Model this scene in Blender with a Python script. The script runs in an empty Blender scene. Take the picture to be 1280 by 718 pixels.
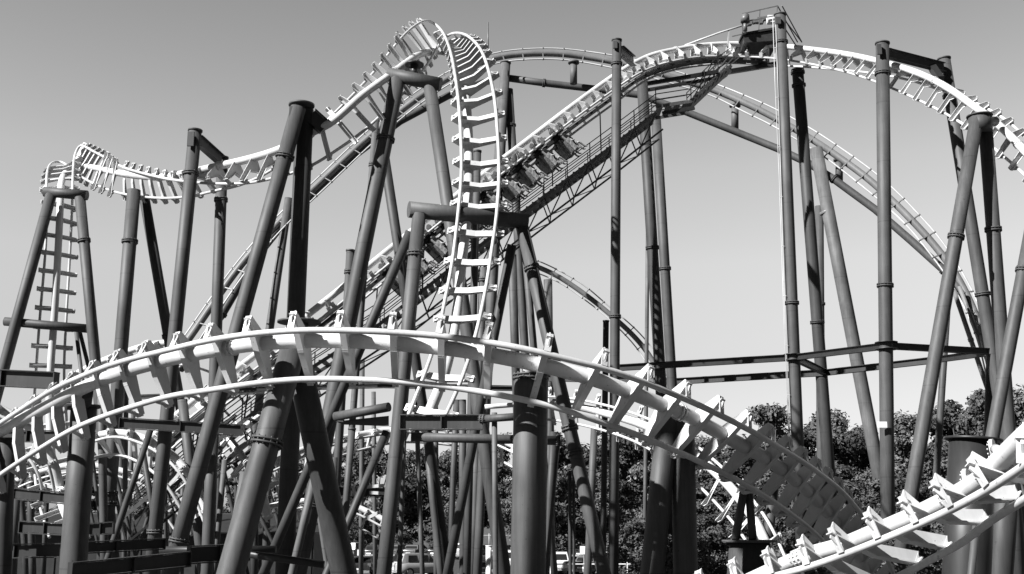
import bpy, bmesh, math, random
from mathutils import Vector, Matrix
random.seed(7)
R = math.radians
sc = bpy.context.scene
COL = sc.collection
# ------------------------------------------------------------------ camera
F = 1400.0; HOR = 649.0; CAMH = 4.0
PITCH = math.atan((HOR - 359.0) / F)
CAM = Vector((0, 0, CAMH))
_f = Vector((0, math.cos(PITCH), math.sin(PITCH))); _u = Vector((0, -math.sin(PITCH), math.cos(PITCH))); _r = Vector((1, 0, 0))
def ray(x, y):
    d = _r * ((x - 640) / F) + _u * ((359 - y) / F) + _f
    return d / d.y
def P(x, y, D):
    return CAM + ray(x, y) * D
cam = bpy.data.cameras.new('camera'); camo = bpy.data.objects.new('camera', cam); COL.objects.link(camo)
camo.location = CAM; camo.rotation_euler = (R(90) + PITCH, 0, 0)
cam.sensor_width = 36; cam.lens = F / 1280 * 36; cam.clip_end = 3000; cam.clip_start = .3
sc.camera = camo
# ------------------------------------------------------------------ materials (the photograph is black and white: all greys)
def mat(name, v, rough=.5, var=.12, scale=3.0, stretch=(1, 1, 1), bump=0.0, spec=.5, streak=0.0, metallic=0.0):
    m = bpy.data.materials.new(name); m.use_nodes = True
    nt = m.node_tree; b = nt.nodes['Principled BSDF']
    b.inputs['Roughness'].default_value = rough
    b.inputs['Metallic'].default_value = metallic
    b.inputs['Specular IOR Level'].default_value = spec
    tc = nt.nodes.new('ShaderNodeTexCoord'); mp = nt.nodes.new('ShaderNodeMapping'); mp.inputs['Scale'].default_value = stretch
    nt.links.new(tc.outputs['Object'], mp.inputs['Vector'])
    n = nt.nodes.new('ShaderNodeTexNoise'); n.inputs['Scale'].default_value = scale; n.inputs['Detail'].default_value = 6; n.inputs['Roughness'].default_value = .65
    nt.links.new(mp.outputs['Vector'], n.inputs['Vector'])
    cr = nt.nodes.new('ShaderNodeValToRGB')
    a, c = v * (1 - var), min(.9, v * (1 + var))
    cr.color_ramp.elements[0].position = .3; cr.color_ramp.elements[1].position = .7
    cr.color_ramp.elements[0].color = (a, a, a, 1); cr.color_ramp.elements[1].color = (c, c, c, 1)
    nt.links.new(n.outputs['Fac'], cr.inputs['Fac'])
    out = cr.outputs['Color']
    if streak > 0:   # rain streaks / grime running down and small chips
        mp2 = nt.nodes.new('ShaderNodeMapping'); mp2.inputs['Scale'].default_value = (6, 6, .35)
        nt.links.new(tc.outputs['Object'], mp2.inputs['Vector'])
        n2 = nt.nodes.new('ShaderNodeTexNoise'); n2.inputs['Scale'].default_value = 2.2; n2.inputs['Detail'].default_value = 8; n2.inputs['Roughness'].default_value = .7
        nt.links.new(mp2.outputs['Vector'], n2.inputs['Vector'])
        r2 = nt.nodes.new('ShaderNodeValToRGB'); r2.color_ramp.elements[0].position = .42; r2.color_ramp.elements[1].position = .62
        k = 1 - streak
        r2.color_ramp.elements[0].color = (k, k, k, 1); r2.color_ramp.elements[1].color = (1, 1, 1, 1)
        nt.links.new(n2.outputs['Fac'], r2.inputs['Fac'])
        mx = nt.nodes.new('ShaderNodeMix'); mx.data_type = 'RGBA'; mx.blend_type = 'MULTIPLY'; mx.inputs[0].default_value = 1
        nt.links.new(out, mx.inputs[6]); nt.links.new(r2.outputs['Color'], mx.inputs[7]); out = mx.outputs[2]
        # large faded patches, and small chips
        n3 = nt.nodes.new('ShaderNodeTexNoise'); n3.inputs['Scale'].default_value = .55; n3.inputs['Detail'].default_value = 4; nt.links.new(tc.outputs['Object'], n3.inputs['Vector'])
        r3 = nt.nodes.new('ShaderNodeMapRange'); r3.inputs['From Min'].default_value = .35; r3.inputs['From Max'].default_value = .65; r3.inputs['To Min'].default_value = .80; r3.inputs['To Max'].default_value = 1.12
        nt.links.new(n3.outputs['Fac'], r3.inputs['Value'])
        n4 = nt.nodes.new('ShaderNodeTexNoise'); n4.inputs['Scale'].default_value = 14; n4.inputs['Detail'].default_value = 5; nt.links.new(tc.outputs['Object'], n4.inputs['Vector'])
        r4 = nt.nodes.new('ShaderNodeMapRange'); r4.inputs['From Min'].default_value = .68; r4.inputs['From Max'].default_value = .70; r4.inputs['To Min'].default_value = 1.0; r4.inputs['To Max'].default_value = .62
        nt.links.new(n4.outputs['Fac'], r4.inputs['Value'])
        # weld seam every few metres
        sz = nt.nodes.new('ShaderNodeSeparateXYZ'); nt.links.new(tc.outputs['Object'], sz.inputs[0])
        md = nt.nodes.new('ShaderNodeMath'); md.operation = 'PINGPONG'; md.inputs[1].default_value = 1.45; nt.links.new(sz.outputs['Z'], md.inputs[0])
        r5 = nt.nodes.new('ShaderNodeMapRange'); r5.inputs['From Min'].default_value = .012; r5.inputs['From Max'].default_value = .022; r5.inputs['To Min'].default_value = .72; r5.inputs['To Max'].default_value = 1.0
        nt.links.new(md.outputs[0], r5.inputs['Value'])
        m1 = nt.nodes.new('ShaderNodeMath'); m1.operation = 'MULTIPLY'; nt.links.new(r3.outputs[0], m1.inputs[0]); nt.links.new(r4.outputs[0], m1.inputs[1])
        m2 = nt.nodes.new('ShaderNodeMath'); m2.operation = 'MULTIPLY'; nt.links.new(m1.outputs[0], m2.inputs[0]); nt.links.new(r5.outputs[0] if 'column' in name else m1.outputs[0], m2.inputs[1])
        mx2 = nt.nodes.new('ShaderNodeMix'); mx2.data_type = 'RGBA'; mx2.blend_type = 'MULTIPLY'; mx2.inputs[0].default_value = 1
        nt.links.new(out, mx2.inputs[6]); nt.links.new((m2 if 'column' in name else m1).outputs[0], mx2.inputs[7]); out = mx2.outputs[2]
    nt.links.new(out, b.inputs['Base Color'])
    if bump > 0:
        bp = nt.nodes.new('ShaderNodeBump'); bp.inputs['Strength'].default_value = bump; bp.inputs['Distance'].default_value = .02
        nt.links.new(n.outputs['Fac'], bp.inputs['Height']); nt.links.new(bp.outputs['Normal'], b.inputs['Normal'])
    return m
M = {}
M['col'] = mat('column_paint', .076, .58, .10, 1.3, streak=.22, bump=.05, spec=.35)
M['coldark'] = mat('column_dark_and_shaded', .052, .58, .10, 1.3, streak=.24, bump=.05, spec=.35)  # darker copy of the column paint; also carries the shade of unlit legs
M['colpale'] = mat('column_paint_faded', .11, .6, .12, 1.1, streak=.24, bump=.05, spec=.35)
M['white'] = mat('track_paint_white', .58, .38, .04, 2.5, streak=.07)
M['rail'] = mat('rail_paint', .56, .35, .06, 4, streak=.10)
M['tpale'] = mat('track_paint_grey', .17, .4, .08, 2, streak=.12)
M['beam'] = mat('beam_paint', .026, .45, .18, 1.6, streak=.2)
M['steel'] = mat('galvanised_steel', .11, .45, .25, 5)
M['dark'] = mat('dark_steel', .025, .5, .3, 4)
M['conc'] = mat('concrete', .16, .85, .18, 3, bump=.3)
M['bark'] = mat('bark', .07, .9, .4, 6, (1, 1, .3), bump=.6)
M['glass'] = mat('glass_dark', .02, .08, .1, 2)
M['tyre'] = mat('tyre_rubber', .02, .8, .1, 3)
M['chrome'] = mat('wheel_alloy', .4, .3, .1, 3, metallic=.7)
M['cloth'] = mat('cloth', .5, .9, .7, 9)
M['skin'] = mat('skin', .38, .6, .05, 5)
M['seat'] = mat('seat_shell', .26, .4, .85, 9)
M['lamp'] = mat('tail_lamp', .12, .2, .1, 5)
M['sign'] = mat('sign_face', .8, .5, .04, 5)
def leafmat(name, lo, hi):
    m = bpy.data.materials.new(name); m.use_nodes = True; nt = m.node_tree; b = nt.nodes['Principled BSDF']
    b.inputs['Roughness'].default_value = .7; b.inputs['Specular IOR Level'].default_value = .2
    g = nt.nodes.new('ShaderNodeNewGeometry'); cr = nt.nodes.new('ShaderNodeValToRGB')
    cr.color_ramp.elements[0].color = (lo,) * 3 + (1,); cr.color_ramp.elements[1].color = (hi,) * 3 + (1,)
    tc = nt.nodes.new('ShaderNodeTexCoord'); n = nt.nodes.new('ShaderNodeTexNoise'); n.inputs['Scale'].default_value = .45; n.inputs['Detail'].default_value = 3
    nt.links.new(tc.outputs['Object'], n.inputs['Vector'])
    a = nt.nodes.new('ShaderNodeMath'); a.operation = 'MULTIPLY_ADD'; a.inputs[1].default_value = .45; nt.links.new(g.outputs['Random Per Island'], a.inputs[0])
    c = nt.nodes.new('ShaderNodeMath'); c.operation = 'MULTIPLY_ADD'; c.inputs[1].default_value = 2.2; c.inputs[2].default_value = -.75; nt.links.new(n.outputs['Fac'], c.inputs[0])
    nt.links.new(c.outputs[0], a.inputs[2]); nt.links.new(a.outputs[0], cr.inputs['Fac']); nt.links.new(cr.outputs['Color'], b.inputs['Base Color'])
    return m
M['leafA'] = leafmat('leaf_dark', .028, .09)
M['leafB'] = leafmat('leaf_mid', .042, .125)
# ------------------------------------------------------------------ mesh builder
class MB:
    def __init__(s): s.v = []; s.f = []; s.sm = []
    def quadbox(s, c8):
        o = len(s.v); s.v += [tuple(p) for p in c8]
        for q in ((0,3,2,1),(4,5,6,7),(0,1,5,4),(1,2,6,5),(2,3,7,6),(3,0,4,7)):
            s.f.append(tuple(o + i for i in q)); s.sm.append(False)
    def box(s, c, ax, ay, az):      # centre, three half-vectors
        c = Vector(c)
        s.quadbox([c-ax-ay-az, c+ax-ay-az, c+ax+ay-az, c-ax+ay-az, c-ax-ay+az, c+ax-ay+az, c+ax+ay+az, c-ax+ay+az])
    def bar(s, a, b, w, h, up=Vector((0,0,1))):   # rectangular bar a->b, w across, h along up
        a = Vector(a); b = Vector(b); t = (b - a).normalized(); x = t.cross(up)
        if x.length < 1e-4: x = t.cross(Vector((1,0,0)))
        x.normalize(); y = x.cross(t).normalized()
        s.box((a + b) / 2, (b - a) / 2, x * w / 2, y * h / 2)
    def plate(s, pts, T, th):        # planar polygon extruded by th along T
        T = T.normalized() * th / 2; n = len(pts); o = len(s.v)
        s.v += [tuple(p - T) for p in pts] + [tuple(p + T) for p in pts]
        s.f.append(tuple(o + i for i in range(n))); s.f.append(tuple(o + n + i for i in reversed(range(n)))); s.sm += [False, False]
        for i in range(n):
            j = (i + 1) % n; s.f.append((o + i, o + j, o + n + j, o + n + i)); s.sm.append(False)
    def tube(s, pts, r, n=12, cap=True):
        pts = [Vector(p) for p in pts]
        rs = r if isinstance(r, (list, tuple)) else [r] * len(pts)
        o = len(s.v); t = (pts[1] - pts[0]).normalized()
        x = t.cross(Vector((.13, .2, .97)));
        if x.length < .05: x = t.cross(Vector((1, 0, 0)))
        x.normalize()
        for i, p in enumerate(pts):
            if i == 0: tt = pts[1] - pts[0]
            elif i == len(pts) - 1: tt = pts[i] - pts[i-1]
            else: tt = (pts[i+1] - pts[i-1])
            tt.normalize(); x = (x - tt * x.dot(tt)).normalized(); y = tt.cross(x)
            for k in range(n):
                a = 2 * math.pi * k / n; s.v.append(tuple(p + (x * math.cos(a) + y * math.sin(a)) * rs[i]))
        for i in range(len(pts) - 1):
            for k in range(n):
                a = o + i * n + k; b = o + i * n + (k + 1) % n
                s.f.append((a, b, b + n, a + n)); s.sm.append(True)
        if cap:
            s.f.append(tuple(o + k for k in reversed(range(n)))); s.sm.append(False)
            e = o + (len(pts) - 1) * n; s.f.append(tuple(e + k for k in range(n))); s.sm.append(False)
    def ball(s, c, r, nu=8, nv=6, sc3=(1,1,1)):
        o = len(s.v); c = Vector(c)
        s.v.append(tuple(c + Vector((0,0,r*sc3[2]))))
        for i in range(1, nv):
            ph = math.pi * i / nv
            for k in range(nu):
                a = 2*math.pi*k/nu; s.v.append(tuple(c + Vector((math.sin(ph)*math.cos(a)*r*sc3[0], math.sin(ph)*math.sin(a)*r*sc3[1], math.cos(ph)*r*sc3[2]))))
        s.v.append(tuple(c - Vector((0,0,r*sc3[2])))); e = len(s.v) - 1
        for k in range(nu):
            s.f.append((o, o+1+k, o+1+(k+1)%nu)); s.sm.append(True)
            b = o+1+(nv-2)*nu; s.f.append((e, b+(k+1)%nu, b+k)); s.sm.append(True)
        for i in range(nv-2):
            for k in range(nu):
                a = o+1+i*nu+k; b = o+1+i*nu+(k+1)%nu; s.f.append((a, a+nu, b+nu, b)); s.sm.append(True)
    def mesh(s, name, m, origin):
        me = bpy.data.meshes.new(name); ox, oy, oz = origin
        me.from_pydata([(x-ox, y-oy, z-oz) for x, y, z in s.v], [], s.f)
        me.polygons.foreach_set('use_smooth', s.sm); me.materials.append(m); me.update()
        return me
    def build(s, name, m, parent=None, origin=None):   # origin: where the owning thing stands (world)
        if parent is not None: origin = world_loc(parent)
        if origin is None: origin = Vector((0,0,0))
        o = bpy.data.objects.new(name, s.mesh(name, m, origin)); COL.objects.link(o)
        if parent is not None: o.parent = parent
        else: o.location = origin
        return o
def world_loc(o):
    v = Vector(o.location)
    while o.parent: o = o.parent; v += Vector(o.location)
    return v
def tag(o, label, cat, group=None, kind=None):
    if label: o['label'] = label
    if cat: o['category'] = cat
    if group: o['group'] = group
    if kind: o['kind'] = kind
    return o
def empty(name, loc, label=None, cat=None, group=None):
    o = bpy.data.objects.new(name, None); COL.objects.link(o); o.location = loc; o.empty_display_size = .3
    return tag(o, label, cat, group)
def copy_tree(o, parent=None):
    c = o.copy(); COL.objects.link(c); c.parent = parent
    for ch in list(o.children): copy_tree(ch, c)
    return c
def struct(o): o['kind'] = 'structure'; return o
# ------------------------------------------------------------------ world and sun
SUN_AZ, SUN_EL = 57, 38       # degrees left of straight-behind-the-camera, elevation
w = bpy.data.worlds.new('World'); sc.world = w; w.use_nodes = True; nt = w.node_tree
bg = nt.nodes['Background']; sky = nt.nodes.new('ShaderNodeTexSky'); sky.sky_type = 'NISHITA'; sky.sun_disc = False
sunv = Vector((-math.sin(R(SUN_AZ)) * math.cos(R(SUN_EL)), -math.cos(R(SUN_AZ)) * math.cos(R(SUN_EL)), math.sin(R(SUN_EL))))
sky.sun_elevation = R(SUN_EL); sky.sun_rotation = math.atan2(sunv.x, sunv.y)
sky.dust_density = 1.0; sky.air_density = 1.0; sky.altitude = 0
sep = nt.nodes.new('ShaderNodeRGBToBW'); nt.links.new(sky.outputs[0], sep.inputs[0])   # black and white
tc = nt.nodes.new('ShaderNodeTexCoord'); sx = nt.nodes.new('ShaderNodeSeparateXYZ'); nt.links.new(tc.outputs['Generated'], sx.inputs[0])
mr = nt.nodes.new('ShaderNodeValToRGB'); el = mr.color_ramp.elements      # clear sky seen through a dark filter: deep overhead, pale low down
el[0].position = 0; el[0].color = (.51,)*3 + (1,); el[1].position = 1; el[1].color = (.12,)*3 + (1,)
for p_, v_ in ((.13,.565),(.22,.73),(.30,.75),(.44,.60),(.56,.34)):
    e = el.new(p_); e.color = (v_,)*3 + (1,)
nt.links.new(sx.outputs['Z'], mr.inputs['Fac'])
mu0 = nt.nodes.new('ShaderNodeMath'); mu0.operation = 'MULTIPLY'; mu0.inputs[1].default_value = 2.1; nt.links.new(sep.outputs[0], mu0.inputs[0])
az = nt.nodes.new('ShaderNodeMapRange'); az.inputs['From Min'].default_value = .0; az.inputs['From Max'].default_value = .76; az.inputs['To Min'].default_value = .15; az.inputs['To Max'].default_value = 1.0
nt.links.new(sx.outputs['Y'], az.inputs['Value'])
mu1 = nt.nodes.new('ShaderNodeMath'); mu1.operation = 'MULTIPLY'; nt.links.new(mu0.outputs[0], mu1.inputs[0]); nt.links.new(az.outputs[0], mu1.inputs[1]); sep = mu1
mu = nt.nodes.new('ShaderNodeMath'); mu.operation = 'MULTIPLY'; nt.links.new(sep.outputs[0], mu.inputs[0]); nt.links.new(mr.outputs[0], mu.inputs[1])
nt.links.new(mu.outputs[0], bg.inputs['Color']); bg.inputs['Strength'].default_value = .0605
sl = bpy.data.lights.new('sun', 'SUN'); sl.energy = 5.0; sl.angle = R(.5); sl.color = (1, 1, 1)
slo = bpy.data.objects.new('sun', sl); COL.objects.link(slo); slo.location = (0, 0, 60)
slo.rotation_euler = (-sunv).to_track_quat('-Z', 'Y').to_euler()
vs = sc.view_settings; vs.view_transform = 'Standard'; vs.look = 'None'; vs.gamma = 1; vs.exposure = 1.1
# ------------------------------------------------------------------ supports
def flange(bm, p, t, r, th=.05, bolts=14):
    t = t.normalized()
    k = r * 1.22
    bm.tube([p - t*(th+.02), p - t*.02], k, 20); bm.tube([p + t*.02, p + t*(th+.02)], k, 20)
    x = t.cross(Vector((.1,.2,1)));
    if x.length < .1: x = t.cross(Vector((1,0,0)))
    x.normalize(); y = t.cross(x)
    for i in range(bolts):
        a = 2*math.pi*i/bolts; c = p + (x*math.cos(a)+y*math.sin(a))*r*1.13
        bm.tube([c - t*(th+.05), c + t*(th+.05)], r*.045+.006, 5)
def leg(root, a, b, w, fl=(), cap=False, m='col', ground=True, name='leg', base=True):
    """a, b = (x, y, distance); w = width in photo pixels at the middle; continues to the ground"""
    pa, pb = P(*a), P(*b)
    dia = w * ((a[2] + b[2]) / 2) / F
    d = (pb - pa)
    if ground and d.z < 0:
        t = (pa.z + .0) / (-d.z); pb2 = pa + d * t
    else: pb2 = pb
    mb = MB(); n = 28 if dia * F / a[2] > 14 else 20
    mb.tube([pa, pa.lerp(pb2, .33), pa.lerp(pb2, .66), pb2], dia / 2, n)
    o = mb.build(name, M[m], root)
    D = a[2]
    for f in fl:      # flange by photo row
        # find the parameter whose picture row is f
        lo, hi = 0.0, 1.0
        for _ in range(30):
            md = (lo + hi) / 2; q = pa.lerp(pb2, md) - CAM
            row = 359 - F * q.dot(_u) / q.dot(_f)
            if row < f: lo = md
            else: hi = md
        fb = MB(); flange(fb, pa.lerp(pb2, lo), d, dia / 2, th=.05 if D > 30 else .04); fb.build('flange', M[m], o)
    if cap:
        cb = MB(); t = -d.normalized(); cb.tube([pa - t*.02, pa + t*.05], dia/2*1.12, 24); cb.build('cap_plate', M[m], o)
    if ground and base:
        fb = MB(); fb.tube([Vector((pb2.x, pb2.y, -.1)), Vector((pb2.x, pb2.y, .22))], dia * 1.3, 20); fb.build('footing', M['conc'], root)
        pl = MB(); pl.tube([Vector((pb2.x, pb2.y, .221)), Vector((pb2.x, pb2.y, .26))], dia * .95, 20); pl.build('base_plate', M[m], root)
    return o, pa, pb2, dia / 2
def tubebar(root, a, b, w, m='col', name='crossbar', fl=()):
    pa, pb = P(*a), P(*b); r = w * (a[2] + b[2]) / 4 / F
    mb = MB(); mb.tube([pa, pa.lerp(pb, .5), pb], r, 26); o = mb.build(name, M[m], root)
    for t in fl:
        fb = MB(); flange(fb, pa.lerp(pb, t), pb - pa, r); fb.build('flange', M[m], o)
    return o
def ibeam(mb, a, b, h, w, up=Vector((0,0,1)), tf=.025):
    t = (b - a).normalized(); x = t.cross(up).normalized(); y = x.cross(t).normalized()
    mb.bar(a + y*(h/2), b + y*(h/2), w, tf, up); mb.bar(a - y*(h/2), b - y*(h/2), w, tf, up)
    mb.bar(a, b, .02, h - tf*2.05, up)
def beambar(root, a, b, hpx, m='beam', name='crossbeam', plates=False, wf=.6):
    pa, pb = P(*a), P(*b); h = hpx * (a[2] + b[2]) / 2 / F
    mb = MB(); ibeam(mb, pa, pb, h, h * wf)
    if plates:
        t = (pb - pa).normalized()
        for s in (0, .5, 1):
            c = pa.lerp(pb, s); mb.box(c, t*.015, t.cross(Vector((0,0,1))).normalized()*h*wf*.45, Vector((0,0,1))*h*.48)
    return mb.build(name, M[m], root)
def support(label, a, cat='support', group=None):
    g = P(*a); return empty('steel_support', (g.x, g.y, 0), label, cat, group)
# ------------------------------------------------------------------ tracks
def catmull(p, n=10):
    q = [p[0]*2 - p[1]] + p + [p[-1]*2 - p[-2]]; out = []
    for i in range(1, len(q) - 2):
        a, b, c, d = q[i-1], q[i], q[i+1], q[i+2]
        for k in range(n):
            t = k / n
            out.append(.5*((b*2) + (c-a)*t + (a*2-b*5+c*4-d)*t*t + (b*3-a-c*3+d)*t**3))
    out.append(q[-2]); return out
def smooth(p, it):
    for _ in range(it):
        p = [p[0]] + [(p[i-1] + p[i]*2 + p[i+1]) / 4 for i in range(1, len(p)-1)] + [p[-1]]
    return p
def solve(rows, G):
    """rows: (Ax,Ay, Bx,By, Sx,Sy, distance, sign, spine depth offset) -> rail A, rail B, spine in the world"""
    dl = []
    for (ax, ay, bx, by, sx_, sy_, D, sg, ds) in rows:
        ra, rb = ray(ax, ay), ray(bx, by)
        # |ra(D-e) - rb(D+e)| = G
        u = (ra - rb) * D; v = -(ra + rb)
        A_, B_, C_ = v.dot(v), 2*u.dot(v), u.dot(u) - G*G
        disc = B_*B_ - 4*A_*C_
        if disc <= 0: e = 0.0
        else:
            r = math.sqrt(disc); e = max((-B_ + r)/(2*A_), (-B_ - r)/(2*A_)) if sg > 0 else min((-B_ + r)/(2*A_), (-B_ - r)/(2*A_))
        dl.append(e)
    for _ in range(2):
        dl = [dl[0]] + [(dl[i-1] + 2*dl[i] + dl[i+1])/4 for i in range(1, len(dl)-1)] + [dl[-1]]
    A, B, S = [], [], []
    for (ax, ay, bx, by, sx_, sy_, D, sg, ds), e in zip(rows, dl):
        A.append(P(ax, ay, D - e)); B.append(P(bx, by, D + e)); S.append(P(sx_, sy_, D + ds))
    return A, B, S
def track(label, rows, G=1.15, spacing=1.0, rs=.16, rr=.06, style='hook', m='white', mr_='rail', group=None, joints=(), cat='coaster track', tie_w=1.0, start=.5, seg=14, hook=.24, web=.35, hn=.2, spacing2=None, from2=2):
    A, B, S = solve(rows, G)
    A, B, S = [smooth(catmull(c, seg), 14) for c in (A, B, S)]
    c0 = S[0]; root = empty('coaster_track', (c0.x, c0.y, 0), label, cat, group)
    st = 2
    for nm, c, r, mm in (('spine', S, rs, m), ('rail', A, rr, mr_), ('rail', B, rr, mr_)):
        mb = MB(); pts = c[::st] + ([c[-1]] if (len(c)-1) % st else [])
        mb.tube(pts, r, 20 if nm == 'spine' else 12); o = mb.build(nm, M[mm], root)
        if nm == 'spine':
            for j in joints:
                i = min(len(S)-2, max(1, int(j*(len(S)-1)))); fb = MB(); flange(fb, S[i], S[i+1]-S[i-1], rs*.98, .04); fb.build('flange', M[m], o)
    acc = 0.0; nxt = start * spacing; frames = []
    def hit(c, s0, T, i):      # where rail c crosses the plane through the spine point, square to the spine
        best = None; lo, hi = max(1, i-3*seg//2), min(len(c)-1, i+3*seg//2)
        for j in range(lo, hi+1):
            d0, d1 = (c[j-1]-s0).dot(T), (c[j]-s0).dot(T)
            if d0*d1 <= 0 and d0 != d1:
                p = c[j-1].lerp(c[j], d0/(d0-d1)); k = abs(j-i)
                if best is None or k < best[0]: best = (k, p)
        return best[1] if best else c[i]
    for i in range(1, len(S)):
        L = (S[i]-S[i-1]).length*.5 + ((A[i]+B[i])*.5 - (A[i-1]+B[i-1])*.5).length*.5
        while acc + L >= nxt and L > 0:
            t = (nxt - acc) / L; s_ = S[i-1].lerp(S[i], t)
            i0, i1 = max(0, i-5), min(len(S)-1, i+4)
            Ts = (S[i1]-S[i0]); Tr = (A[i1]-A[i0]+B[i1]-B[i0])*.5
            T = (Ts + Tr).normalized() if Ts.length < .6*Tr.length or Ts.length > 1.7*Tr.length else Ts.normalized()
            frames.append((hit(A, s_, T, i), hit(B, s_, T, i), s_, T)); nxt += spacing if i < from2*len(S) else spacing2
        acc += L
    for (a, b, s_, T) in frames:
        mb = MB(); mid = (a + b)/2; ab = (a - b).normalized()
        n = s_ - mid; n = n - ab*n.dot(ab)
        if n.length < .05: n = T.cross(ab)*.3
        nn = n.normalized()
        if style == 'hook':
            T2 = ab.cross(nn).normalized()
            for Rr, o_ in ((a, ab), (b, -ab)):
                K = Rr + o_*hook + nn*hn
                hb_ = .17 if n.length > .3 else n.length*.5; base = mid + nn*(hb_*web + max(.05, n.length - rs - .03)*(1-web))
                dirk = (K - base).normalized(); pr = (nn - dirk*nn.dot(dirk)).normalized()
                # deep tapered web from the spine to the knee and back down to the rail
                wk = .09*tie_w if tie_w > 1.2 else .15; bk = 1.1 if web > .9 else .2
                mb.plate([s_ + nn*rs*bk, s_ + nn*rs*bk*.8 + o_*rs*1.1, K + pr*wk*.6, K - pr*wk*.6, base], T2, .022)
                mb.bar(base - dirk*.03, K - pr*wk*.6, .13*tie_w, .02, pr)
                mb.plate([K + pr*wk*.6, K - pr*wk - o_*.04, Rr - o_*.0, Rr + o_*.07 + nn*.0, Rr + o_*.12 + nn*.06], T2, .03)
                mb.bar(K + o_*.01, Rr + o_*.065, .13*tie_w, .018, o_)
        elif style == 'cross':
            T2 = ab.cross(nn).normalized()
            mb.bar(a, b, .07, .09, nn)
            mb.plate([s_ + ab*rs*.8, a + nn*.02, b + nn*.02, s_ - ab*rs*.8], T2, .03)
            for q in (a, b): mb.tube([q - T*.05, q + T*.05], rr*1.6, 8)
        mb.build('tie', M[m], root)
    return root, A, B, S
exec_rows = {}
# A: left tower -> twist -> big hump -> vertical drop behind the front arch
TA = [
 (112,672, 62,672, 92,664, 47,-1,-.4),
 (97,628, 50,634, 78,634, 48.5,-1,-.4),
 (88,580, 43,586, 67,588, 49.5,-1,-.4),
 (83,520, 42,524, 62,526, 50,-1,-.4),
 (80,465, 45,465, 63,466, 50,-1,-.4),
 (83,395, 50,395, 68,395, 50,-1,-.4),
 (87,325, 56,325, 72,325, 50,-1,-.4),
 (90,262, 59,264, 75,264, 50.2,-1,-.4),
 (91,228, 58,232, 76,234, 51.2,-1,-.3),
 (92,205, 60,211, 80,219, 52.8,-1,-.1),
 (95,190, 67,203, 88,212, 54.2,1,.2),
 (102,182, 80,204, 97,209, 54.4,1,.4),
 (116,189, 98,219, 110,209, 52.9,1,.4),
 (137,200, 124,233, 128,212, 51,1,.4),
 (158,211, 155,243, 152,217, 49.2,1,.4),
 (200,222, 200,248, 196,222, 46.9,1,.35),
 (232,227, 235,246, 232,217, 45.2,1,.1),
 (272,230, 268,239, 268,209, 44.2,1,0),
 (310,229, 305,230, 308,200, 43.6,1,0),
 (345,222, 341,212, 350,187, 42.6,1,0),
 (386,209, 377,184, 385,168, 42.2,1,-.2),
 (425,185, 408,152, 416,152, 42,1,-.4),
 (458,161, 444,116, 452,120, 42.3,1,-.45),
 (487,134, 473,84, 484,97, 43.3,1,-.45),
 (515,105, 497,53, 508,79, 44.6,1,-.4),
 (536,78, 515,35, 525,68, 46,1,-.25),
 (550,54, 532,26, 541,64, 47.4,1,0),
 (563,43, 546,32, 558,66, 48,1,.1),
 (577,42, 556,45, 568,74, 45.6,1,.2),
 (591,50, 564,68, 575,86, 42.4,1,.35),
 (605,70, 569,95, 581,108, 39.4,1,.45),
 (617,115, 573,125, 584,140, 37.4,1,.45),
 (622,165, 576,165, 586,185, 36.4,1,.45),
 (624,215, 577,214, 586,230, 35.6,1,.45),
 (621,268, 573,265, 583,278, 34.5,1,.45),
 (614,318, 566,325, 577,330, 34,1,.45),
 (607,363, 557,372, 573,374, 33.5,1,.45),
 (594,422, 548,416, 566,424, 32.8,1,.45),
 (575,480, 532,465, 552,478, 32,1,.45),
 (548,538, 508,526, 527,538, 31.6,1,.4)]
rA = track('white looping track from the left ladder over the tall hump down the central drop', TA, G=1.2, spacing=.86, joints=(.27,.44,.60,.66,.77), hook=.3, tie_w=1.6, web=.45, spacing2=1.1, from2=.66)
# B: front arch across the picture
TB = [
 (-40,556, -60,640, -45,562, 28.2,1,.4),
 (4,527, 0,594, 6,536, 27.3,1,.4),
 (60,491, 60,555, 62,507, 25.9,1,.4),
 (99,472, 97,534, 100,487, 25,1,.4),
 (146,454, 146,515, 148,467, 24.2,1,.4),
 (213,437, 210,496, 213,449, 23.3,1,.4),
 (265,425, 262,488, 268,438, 22.7,1,.4),
 (322,417, 322,479, 322,430, 22.2,1,.4),
 (385,413, 385,474, 385,426, 21.9,1,.4),
 (460,414, 455,475, 458,427, 21.6,1,.4),
 (525,418, 518,479, 522,432, 21.5,1,.4),
 (581,424, 575,486, 578,438, 21.4,1,.4),
 (649,435, 640,497, 645,450, 21.2,1,.4),
 (712,450, 700,511, 708,464, 21.3,1,.4),
 (769,465, 752,528, 760,480, 21.6,1,.4),
 (825,486, 802,546, 812,500, 22.1,1,.4),
 (881,510, 850,566, 864,522, 22.8,1,.38),
 (937,538, 897,588, 915,550, 23.8,1,.35),
 (970,557, 932,606, 947,567, 24.6,1,.35),
 (1000,575, 962,624, 976,586, 25.6,1,.35),
 (1030,596, 992,645, 1003,608, 26.8,1,.35),
 (1056,618, 1020,668, 1027,632, 28.3,1,.35),
 (1080,648, 1046,696, 1050,662, 30,1,.35),
 (1102,684, 1070,730, 1074,698, 32,1,.35),
 (1120,726, 1090,770, 1094,740, 34,1,.35)]
rB = track('pale track arching across the front, dipping down to the lower right', TB, G=1.15, spacing=.95, joints=(.27,.655), rs=.15, rr=.062, web=1.0, hook=.26, hn=.3)
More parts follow.
